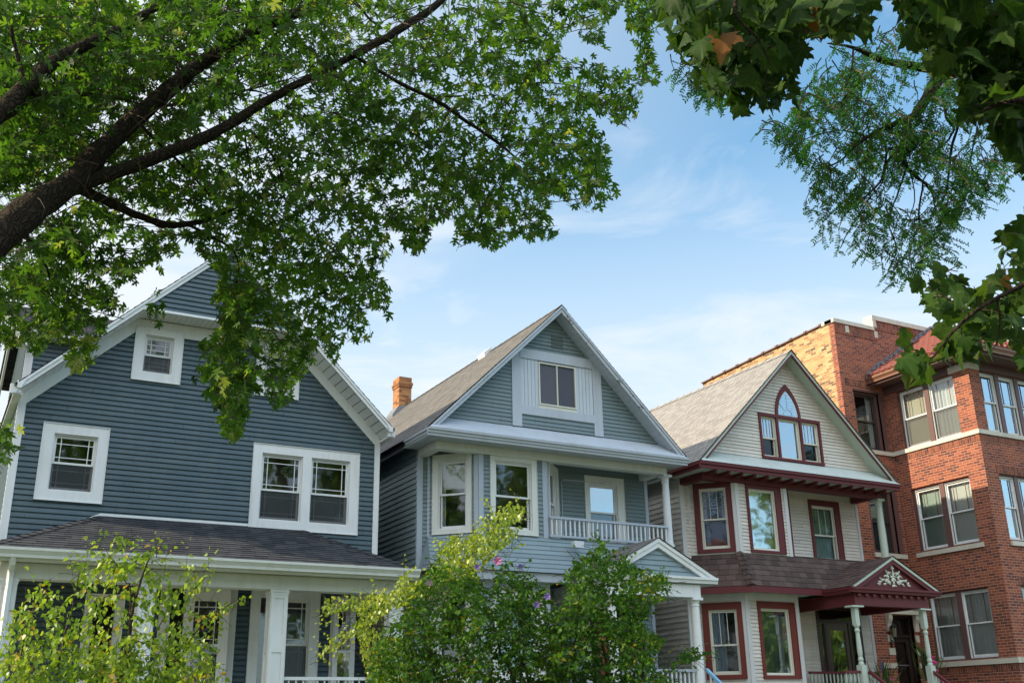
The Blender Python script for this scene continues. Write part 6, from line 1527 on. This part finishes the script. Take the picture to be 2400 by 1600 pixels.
def compound(base, dirn, L, pairs, size):
    d = np.array(dirn, float); d /= np.linalg.norm(d); p = np.array(base, float); path = [p.copy()]
    for k in range(3):
        d = d+np.array([0, 0, -.22])+rng.normal(0, .06, 3); d /= np.linalg.norm(d); p = p+d*L/3; path.append(p.copy())
    twig3(tw, path, .0024)
    sv = np.cross(d, [0, 0, 1.0]); sv += rng.normal(0, .35, 3); sv /= np.linalg.norm(sv)
    tone = rng.random()
    for i in range(pairs):
        t = (i+.7)/pairs*3; k = min(int(t), 2); q_ = path[k]+(path[k+1]-path[k])*(t-k); dd = path[k+1]-path[k]; dd /= np.linalg.norm(dd)
        for s_ in (-1, 1):
            lp.append(q_); la.append(sv*s_+dd*.45+rng.normal(0, .15, 3)); ln.append(np.cross(sv, dd)+rng.normal(0, .3, 3)); ls.append(size*(.8+.4*rng.random())); lr.append(np.clip(tone*.6+.2*rng.random()+.1, 0, 1))
cent = [p for path in twp for p in path]+[p for p, r in main[3:]]
starts = []
cz = [p for p in cent]
for i in range(240):
    b = np.array(cz[rng.integers(0, len(cz))])+rng.normal(0, .16, 3)+np.array([0, 0, .05]); starts.append(b)
for (x, y) in np.vstack([sample(LMASK, 340), sample(LM2, 40)]): starts.append(at(x, y, 9.0+rng.normal(0, .4)))
for b in starts:
    u0, v0, z0 = project(b[None]); dens = math.sin(u0[0]*.021+1.3)*math.sin(v0[0]*.024+.6)
    if not (inpoly(LMASK, u0, v0)[0] or inpoly(LM2, u0, v0)[0]): continue
    if any(inpoly(g, u0, v0)[0] for g in gaps) and rng.random() < .9: continue
    if rng.random() > .66+.75*dens: continue
    ang = rng.random()*6.28; nn_ = int(rng.integers(5, 10)); tl = [b]; dd = np.array([math.cos(ang)*.8, math.sin(ang)*.8, -.4])
    for k in range(nn_): dd = dd+rng.normal(0, .25, 3)+np.array([0, 0, -.22]); dd /= np.linalg.norm(dd); tl.append(tl[-1]+dd*.055)
    uk, vk, _ = project(np.array(tl)); inn = inpoly(LMASK, uk, vk) | inpoly(LM2, uk, vk); m_ = len(tl) if inn.all() else int(np.argmin(inn))
    if m_ < 3: continue
    tl = tl[:m_]; twig3(tw, tl, .006)
    for k in range(1, m_):
        a2 = rng.random()*6.28; compound(tl[k], (math.cos(a2), math.sin(a2), -.35), .11+.05*rng.random(), int(rng.integers(6, 9)), .030)
leaves("crown", LOC, L_LOC, T_LEAFLET, lp, la, ln, ls, lr, fold=.1, droop=.1)
tw.build("twigs", TWIG, LOC)["kind"] = "stuff"

# ---------------- garden shrubs and small birches
def shrub(name, label, cat_, outlines, stems, depth, dsp, tmpl, mat, size, n, tone, barkm, nl=(5, 9), L=(.14, .3), fade=None, hang=.6, sag=.6, group=None, sprig=22, up=.5):
    g = at(stems[0][0][0]*SX, 1690, depth); root = empty(name, (g[0], g[1], 0), label, cat_, group)
    tb = MB(); cr = Crown()
    for st in stems:
        pts = [at(x*SX, y*SX, depth+dd) for x, y, r, dd in st]; rs = [r for x, y, r, dd in st]
        gp = np.array([g[0]+rng.normal(0, .12), g[1]+rng.normal(0, .12), 0.0])
        limb(tb, [(gp, rs[0]*1.5)]+list(zip(pts, rs)), 6, .3)
    tb.build("stem", barkm, root, smooth=True)
    tot = 0
    polys = [px(*o) for o, share in outlines]
    for o, share in outlines:
        poly = px(*o); k = int(n*share); qq = sample(poly, k)
        ymin = min(p[1] for p in poly)
        for (x, y) in qq:
            if fade and rng.random() > fade(x/SX, y/SX): continue
            b = at(x, y, depth+rng.normal(0, dsp)); ang = rng.random()*6.28; l = rng.uniform(*L); dr = np.array([math.cos(ang), math.sin(ang), rng.normal(.1, .4)])
            cr.spray(b-dr*l*.5, dr, l, int(rng.integers(*nl)), size, sag, tone+.15*math.sin(x*.03)+.12*math.sin(y*.05+x*.01), twig=.0028, hang=hang, up=up, petiole=.35)
    nm_ = sum(len(x) for x in cr.p)
    # loose sprigs that break the outline
    for poly in polys[:2]:
        for (x0, y0), (x1, y1) in zip(poly, poly[1:]+poly[:1]):
            if max(y0, y1) > 1600*SX: continue
            for k in range(max(1, int(math.hypot(x1-x0, y1-y0)/sprig))):
                t_ = rng.random(); b = at(x0+(x1-x0)*t_, y0+(y1-y0)*t_+10, depth+rng.normal(0, dsp*.6)); dr = np.array([rng.normal(0, .5), rng.normal(0, .4), .75])
                cr.spray(b-dr*.08, dr, rng.uniform(.16, .34), int(rng.integers(4, 8)), size*.9, .55, tone+.12, twig=.0028, hang=hang*.8, up=up, petiole=.35)
    P2, A2, N2, S2, R2 = cr.arrays(); uu, vv, zz = project(P2+A2*S2[:, None]*.6); kk = np.zeros(len(P2), bool)
    for p in polys: kk |= inpoly(p, uu, vv)
    kk[nm_:] = True
    leaves("foliage", root, mat, tmpl, P2[kk], A2[kk], N2[kk], S2[kk], R2[kk])
    cr.tw.build("twigs", barkm, root)["kind"] = "stuff"
    return root
B1 = [(-20, 1430), (0, 1470), (40, 1395), (75, 1345), (130, 1330), (165, 1325), (165, 1290), (185, 1262), (200, 1300), (225, 1290), (228, 1255), (232, 1222), (255, 1245), (275, 1215), (300, 1235), (290, 1262), (320, 1265), (395, 1242), (392, 1256), (335, 1285), (350, 1305), (400, 1310), (440, 1285), (480, 1290), (478, 1330), (450, 1365), (430, 1395), (480, 1400), (545, 1372), (540, 1390), (480, 1440), (480, 1465), (505, 1490), (510, 1550), (490, 1600), (470, 1660), (-20, 1660)]
shrub("birch_tree", "sunlit young birch in front of the slate blue house's porch, at lower left", "tree", [(B1, 1.0), ([(0, 1500), (480, 1490), (470, 1660), (-20, 1660)], .6)],
      [[(270, 1640, .022, 0), (285, 1530, .017, 0), (297, 1440, .014, .05), (318, 1350, .011, .1), (345, 1280, .007, .1), (372, 1225, .003, .1)], [(130, 1640, .014, -.2), (140, 1500, .010, -.2), (165, 1400, .007, -.1), (185, 1300, .003, 0)], [(390, 1640, .013, .2), (420, 1500, .010, .2), (480, 1420, .006, .2), (540, 1380, .002, .2)], [(288, 1530, .008, 0), (345, 1470, .007, .1), (400, 1380, .005, .2), (470, 1300, .002, .2)], [(60, 1640, .01, 0), (50, 1500, .007, 0), (80, 1390, .004, 0), (120, 1340, .002, 0)], [(298, 1420, .006, 0), (285, 1330, .005, 0), (240, 1260, .002, 0)]],
      9.6, .38, T_BIRCH, L_BIR, .052, 620, .5, BARKL, (4, 8), (.14, .30), lambda x, y: .72+.28*min(1, max(0, (y-1260)/200)), hang=.9, sag=.9)
B2 = [(1212, 1160), (1195, 1195), (1165, 1215), (1205, 1225), (1150, 1262), (1120, 1290), (1095, 1330), (1050, 1330), (1010, 1350), (970, 1380), (935, 1375), (960, 1340), (1000, 1290), (1010, 1240), (1050, 1225), (1090, 1210), (1100, 1185), (1130, 1165), (1170, 1150)]
B2b = [(975, 1330), (960, 1380), (900, 1400), (860, 1430), (800, 1470), (740, 1512), (722, 1500), (760, 1460), (830, 1420), (800, 1400), (745, 1415), (735, 1385), (790, 1365), (850, 1355), (900, 1350), (930, 1300)]
B2c = [(820, 1450), (900, 1440), (960, 1480), (1000, 1640), (800, 1640), (840, 1560)]
shrub("birch_tree", "bright yellow-green birch leaning over the dark shrubs before the grey-blue house", "tree", [(B2, .6), (B2b, .42), (B2c, .45)],
      [[(960, 1640, .020, 0), (985, 1500, .016, 0), (1010, 1400, .012, .05), (1070, 1290, .008, .1), (1140, 1210, .004, .1), (1200, 1165, .002, .1)], [(985, 1480, .009, 0), (940, 1400, .007, 0), (860, 1375, .005, 0), (760, 1385, .002, 0)], [(985, 1500, .008, 0), (900, 1440, .006, 0), (820, 1450, .004, 0), (740, 1505, .002, 0)]],
      12.0, .40, T_BIRCH, L_BIY, .046, 480, .5, BARKL, (6, 10), (.16, .34), None, hang=1.0, sag=1.1)
HA = [(830, 1660), (838, 1560), (850, 1490), (880, 1440), (930, 1400), (960, 1345), (985, 1300), (1000, 1270), (1040, 1290), (1085, 1300), (1105, 1340), (1130, 1365), (1135, 1320), (1150, 1290), (1165, 1270), (1180, 1300), (1215, 1320), (1230, 1310), (1245, 1345), (1275, 1370), (1310, 1660)]
HB = [(1270, 1660), (1255, 1450), (1280, 1400), (1305, 1365), (1290, 1320), (1310, 1300), (1330, 1265), (1360, 1262), (1365, 1225), (1385, 1222), (1395, 1262), (1430, 1268), (1465, 1300), (1490, 1298), (1520, 1310), (1545, 1340), (1530, 1375), (1495, 1395), (1480, 1440), (1530, 1470), (1500, 1510), (1515, 1560), (1530, 1660)]
TIP = [(1480, 1590), (1490, 1560), (1530, 1530), (1560, 1500), (1600, 1480), (1645, 1492), (1610, 1512), (1560, 1530), (1540, 1580), (1520, 1660), (1480, 1660)]
hA = shrub("hibiscus_shrub", "dark green hibiscus shrub with a pink bloom, below the grey-blue house's bay windows", "shrub", [(HA, 1.0)],
      [[(1000, 1640, .022, 0), (990, 1500, .014, 0), (975, 1400, .008, .1), (1010, 1290, .003, .1)], [(1180, 1640, .020, -.1), (1150, 1500, .013, -.1), (1120, 1400, .007, -.1), (1085, 1320, .003, 0)], [(1200, 1640, .018, 0), (1190, 1480, .012, 0), (1200, 1380, .006, 0), (1180, 1300, .002, 0)], [(900, 1640, .014, 0), (890, 1500, .008, 0), (905, 1430, .003, 0)], [(1100, 1640, .016, 0), (1060, 1520, .010, 0), (1040, 1400, .005, 0)]],
      11.2, .50, T_HIB, L_HIB, .048, 1400, .42, BARKL, (8, 13), (.18, .36), None, hang=.6, sag=.5)
hB = shrub("hibiscus_shrub", "dark green shrub with yellowing leaves, in front of the grey-blue house's porch gable", "shrub", [(HB, .92), (TIP, .07)],
      [[(1400, 1640, .022, 0), (1390, 1500, .014, 0), (1350, 1400, .008, 0), (1370, 1250, .003, 0)], [(1470, 1640, .018, .1), (1480, 1500, .012, .1), (1470, 1400, .007, .1), (1520, 1330, .003, .1)], [(1330, 1640, .018, 0), (1320, 1500, .012, 0), (1330, 1380, .006, 0), (1340, 1290, .002, 0)], [(1480, 1620, .008, 0), (1540, 1540, .005, 0), (1630, 1495, .002, 0)]],
      11.0, .48, T_HIB, L_HIB, .048, 1050, .46, BARKL, (8, 13), (.18, .36), None, hang=.6, sag=.5)
# blooms: pink and mauve hibiscus flowers
def bloom(par, x, y, depth, r, mat, name="flower"):
    c = at(x*SX, y*SX, depth); n = -CF+np.array([.2*rng.normal(), 0, .3+.2*rng.normal()]); n /= np.linalg.norm(n); u = np.cross(n, [0, 0, 1.0]); u /= np.linalg.norm(u); v = np.cross(n, u); mb = MB()
    for k in range(5):
        t0 = 2*math.pi*k/5; ring_ = []
        for j in range(7):
            t = t0+(j-3)*.24; rr = r*(.72+.32*math.cos((j-3)*.62)); ring_.append(c+(u*math.cos(t)+v*math.sin(t))*rr+n*(r*.28+.1*r*math.sin(j*2.1)+.02*r*k))
        for j in range(6): mb.P([c, ring_[j], ring_[j+1]])
    mb.tube([c, c+n*r*.7], [r*.12, r*.07], 5); return mb.build(name, mat, par)
PINK = m_paint("pink_petals", (.52, .20, .38), .6, 0); MAUVE = m_paint("mauve_petals", (.27, .20, .50), .6, 0); PALE = m_paint("pale_pink_petals", (.72, .55, .60), .6, 0)
bloom(hA, 1143, 1288, 10.4, .045, PINK); bloom(hA, 985, 1336, 10.5, .045, PALE); bloom(hA, 1096, 1302, 10.6, .032, MAUVE); bloom(hA, 1195, 1301, 10.5, .030, MAUVE); bloom(hB, 1257, 1370, 10.2, .034, MAUVE); bloom(hA, 1232, 1388, 10.2, .034, MAUVE)
# flowers on the white house's porch steps: magenta lilies and a purple spike with grassy leaves in pots
POT = m_paint("terracotta_pot", (.36, .16, .09), .8, .3); MAG = m_paint("magenta_petals", (.62, .03, .22), .5, 0); HOT = m_paint("hot_pink_petals", (.70, .09, .34), .5, 0); PURP = m_paint("purple_petals", (.22, .14, .42), .6, 0)
L_GRS = m_leaf("blade_leaf", [(0, (.05, .10, .03)), (1, (.14, .21, .06))], .3)
T_BLADE = ([(0, 0), (.03, .3), (.03, .7), (0, 1), (-.03, .7), (-.03, .3)], (0, .5))
def potted(label, x, y, z, blooms, spike=None, nb=34, H=.62):
    root = empty("potted_plant", (x, y, z), label, "plant"); mb = MB(); mb.lathe(x, y, [(.11, z), (.15, z+.26), (.165, z+.26), (.165, z+.30), (.13, z+.30), (.10, z+.22)], 16); mb.build("pot", POT, root, smooth=False)
    pp, aa, nn, ss = [], [], [], []
    for i in range(nb):
        t = rng.random()*6.28; e = rng.uniform(.5, 1.4); pp.append((x+rng.normal(0, .04), y+rng.normal(0, .04), z+.27)); aa.append((math.cos(t)*(1.5-e), math.sin(t)*(1.5-e), e)); nn.append((math.cos(t), math.sin(t), .4)); ss.append(H*(.7+.5*rng.random()))
    leaves("foliage", root, L_GRS, T_BLADE, pp, aa, nn, ss, rng.random(nb), fold=.1, droop=.45)
    for (dx_, dz, r, mat) in blooms:
        c = np.array([x+dx_, y-.08, z+dz]); mb = MB()
        for k in range(6):
            t = 2*math.pi*k/6+.3; d_ = np.array([math.cos(t)*.8, -.5, math.sin(t)*.8+.35]); d_ /= np.linalg.norm(d_); s_ = np.cross(d_, [0, 1.0, .2]); s_ /= np.linalg.norm(s_)
            mid = c+d_*r*.55; tip_ = c+d_*r+np.array([0, -.1*r, -.12*r]); mb.P([c, mid+s_*r*.2, tip_]); mb.P([c, tip_, mid-s_*r*.2])
        mb.tube([(x, y, z+.25), tuple(c)], .006, 5); mb.build("flower", mat, root)
    if spike:
        mb = MB(); 
        for k in range(14):
            for t in range(5): a_ = t*1.256+k*.5; c = np.array([x+spike[0]+.02*math.cos(a_), y-.05+.02*math.sin(a_), z+spike[1]+k*.014]); mb.P([c, c+np.array([.012, -.004, .008]), c+np.array([0, -.008, .018])])
        mb.tube([(x, y, z+.25), (x+spike[0], y-.05, z+spike[1])], .004, 4); mb.build("flower", PURP, root)
p0 = at(2075, 1590, 24.0); p1 = at(2172, 1560, 24.2)
potted("pot of grassy leaves with hot pink blooms beside the white house's left stair rail", p0[0], p0[1], p0[2]-.55, [(.02, .55, .10, HOT)], (-.13, .74), H=.62)
potted("pot of tall magenta lilies beside the white house's right stair rail", p1[0], p1[1], p1[2]-.62, [(.0, .74, .20, MAG), (.05, .56, .16, MAG), (.14, .30, .07, HOT), (.32, .30, .08, HOT)], None, H=.72)
# ---------------- what stands across the street shows in the panes
def street_tree(x, y, h, label):
    root = empty("street_tree", (x, y, 0), label, "tree", None); tb = MB()
    limb(tb, [((x, y, 0), .3), ((x+.1, y, h*.25), .22), ((x, y+.1, h*.5), .15), ((x-.1, y, h*.8), .06)], 8, .05)
    for k in range(7):
        t = k*2.4; z0 = h*(.3+.06*k); limb(tb, [((x, y, z0), .09), ((x+math.cos(t)*h*.12, y+math.sin(t)*h*.12, z0+h*.08), .06), ((x+math.cos(t)*h*.25, y+math.sin(t)*h*.25, z0+h*.2), .02)], 6, .05)
    tb.build("trunk", BARK, root, smooth=True)
    n = 5200; u = rng.normal(size=(n, 3)); u /= np.linalg.norm(u, axis=1)[:, None]; cl_ = rng.normal(size=(46, 3)); cl_ /= np.linalg.norm(cl_, axis=1)[:, None]; cl_ *= (rng.random(46)**.4)[:, None]
    P = cl_[rng.integers(0, 46, n)]*np.array([h*.26, h*.26, h*.33])+u*(rng.random(n)**.5*h*.075)[:, None]+np.array([x, y, h*.62])
    leaves("crown", root, L_FAR, T_BIRCH, P, rng.normal(size=(n, 3))+np.array([0, 0, -.5]), rng.normal(size=(n, 3))+np.array([0, 0, .6]), .30+.16*rng.random(n), rng.random(n))
street_tree(14.8, -12, 19, "leafy tree across the street, mirrored dark in the slate blue house's panes")
street_tree(28.0, -13, 20, "leafy tree across the street, mirrored in the grey-blue house's bay panes")
street_tree(51.5, -14, 20, "tall tree across the street, mirrored in the white house's gable window")
street_tree(49, -9, 8, "low round tree across the street, mirrored in the white house's front door")
street_tree(41, -10, 9, "low round tree across the street, mirrored in the white house's ground floor panes")
street_tree(5, -12, 19, "leafy tree across the street, mirrored in the leftmost upper window")
street_tree(-12, 10.5, 12, "leafy kerbside tree left of the view, mirrored in the grey-blue house's angled bay pane")
FB = empty("brick_building", (45.0, -17.0, 0), "brick building with pale cornice across the street, mirrored in the white house's upper bay pane", "building")
mb = MB(Fr(50, -17, -1, 0)); flat_wall(mb, [(0, 0), (10, 0), (10, 11.6), (0, 11.6)]); mb.fr = Fr(40, -17, 0, -1); flat_wall(mb, [(0, 0), (12, 0), (12, 11.6), (0, 11.6)]); mb.fr = Fr(50, -29, 0, 1); flat_wall(mb, [(0, 0), (12, 0), (12, 11.6), (0, 11.6)]); mb.P([(40, -17, 11.3), (50, -17, 11.3), (50, -29, 11.3), (40, -29, 11.3)]); mb.build("brick_wall", B_RED, FB)
mb = MB(); mb.wbox(39.8, 50.2, -17.2, -16.7, 11.6, 12.0); mb.wbox(39.9, 50.1, -16.98, -16.85, 9.2, 9.9); mb.wbox(40, 50, -16.98, -16.9, 6.0, 6.5); mb.build("cornice", LIME, FB)
fo = Fr(50, -17, -1, 0)
for a in (1.2, 4.2, 7.2):
    for z in (6.8, 3.4): 
        w = casing(fo, FB, a, a+1.6, z, z+1.9, [(a+.12, a+1.48, z+.12, z+1.78)], WHITE, .05); pane(fo, w, a+.12, a+1.48, z+.12, z+1.78, .02, GL_STRONG); interior(fo, w, a+.12, a+1.48, z+.12, z+1.78, .01, .01)
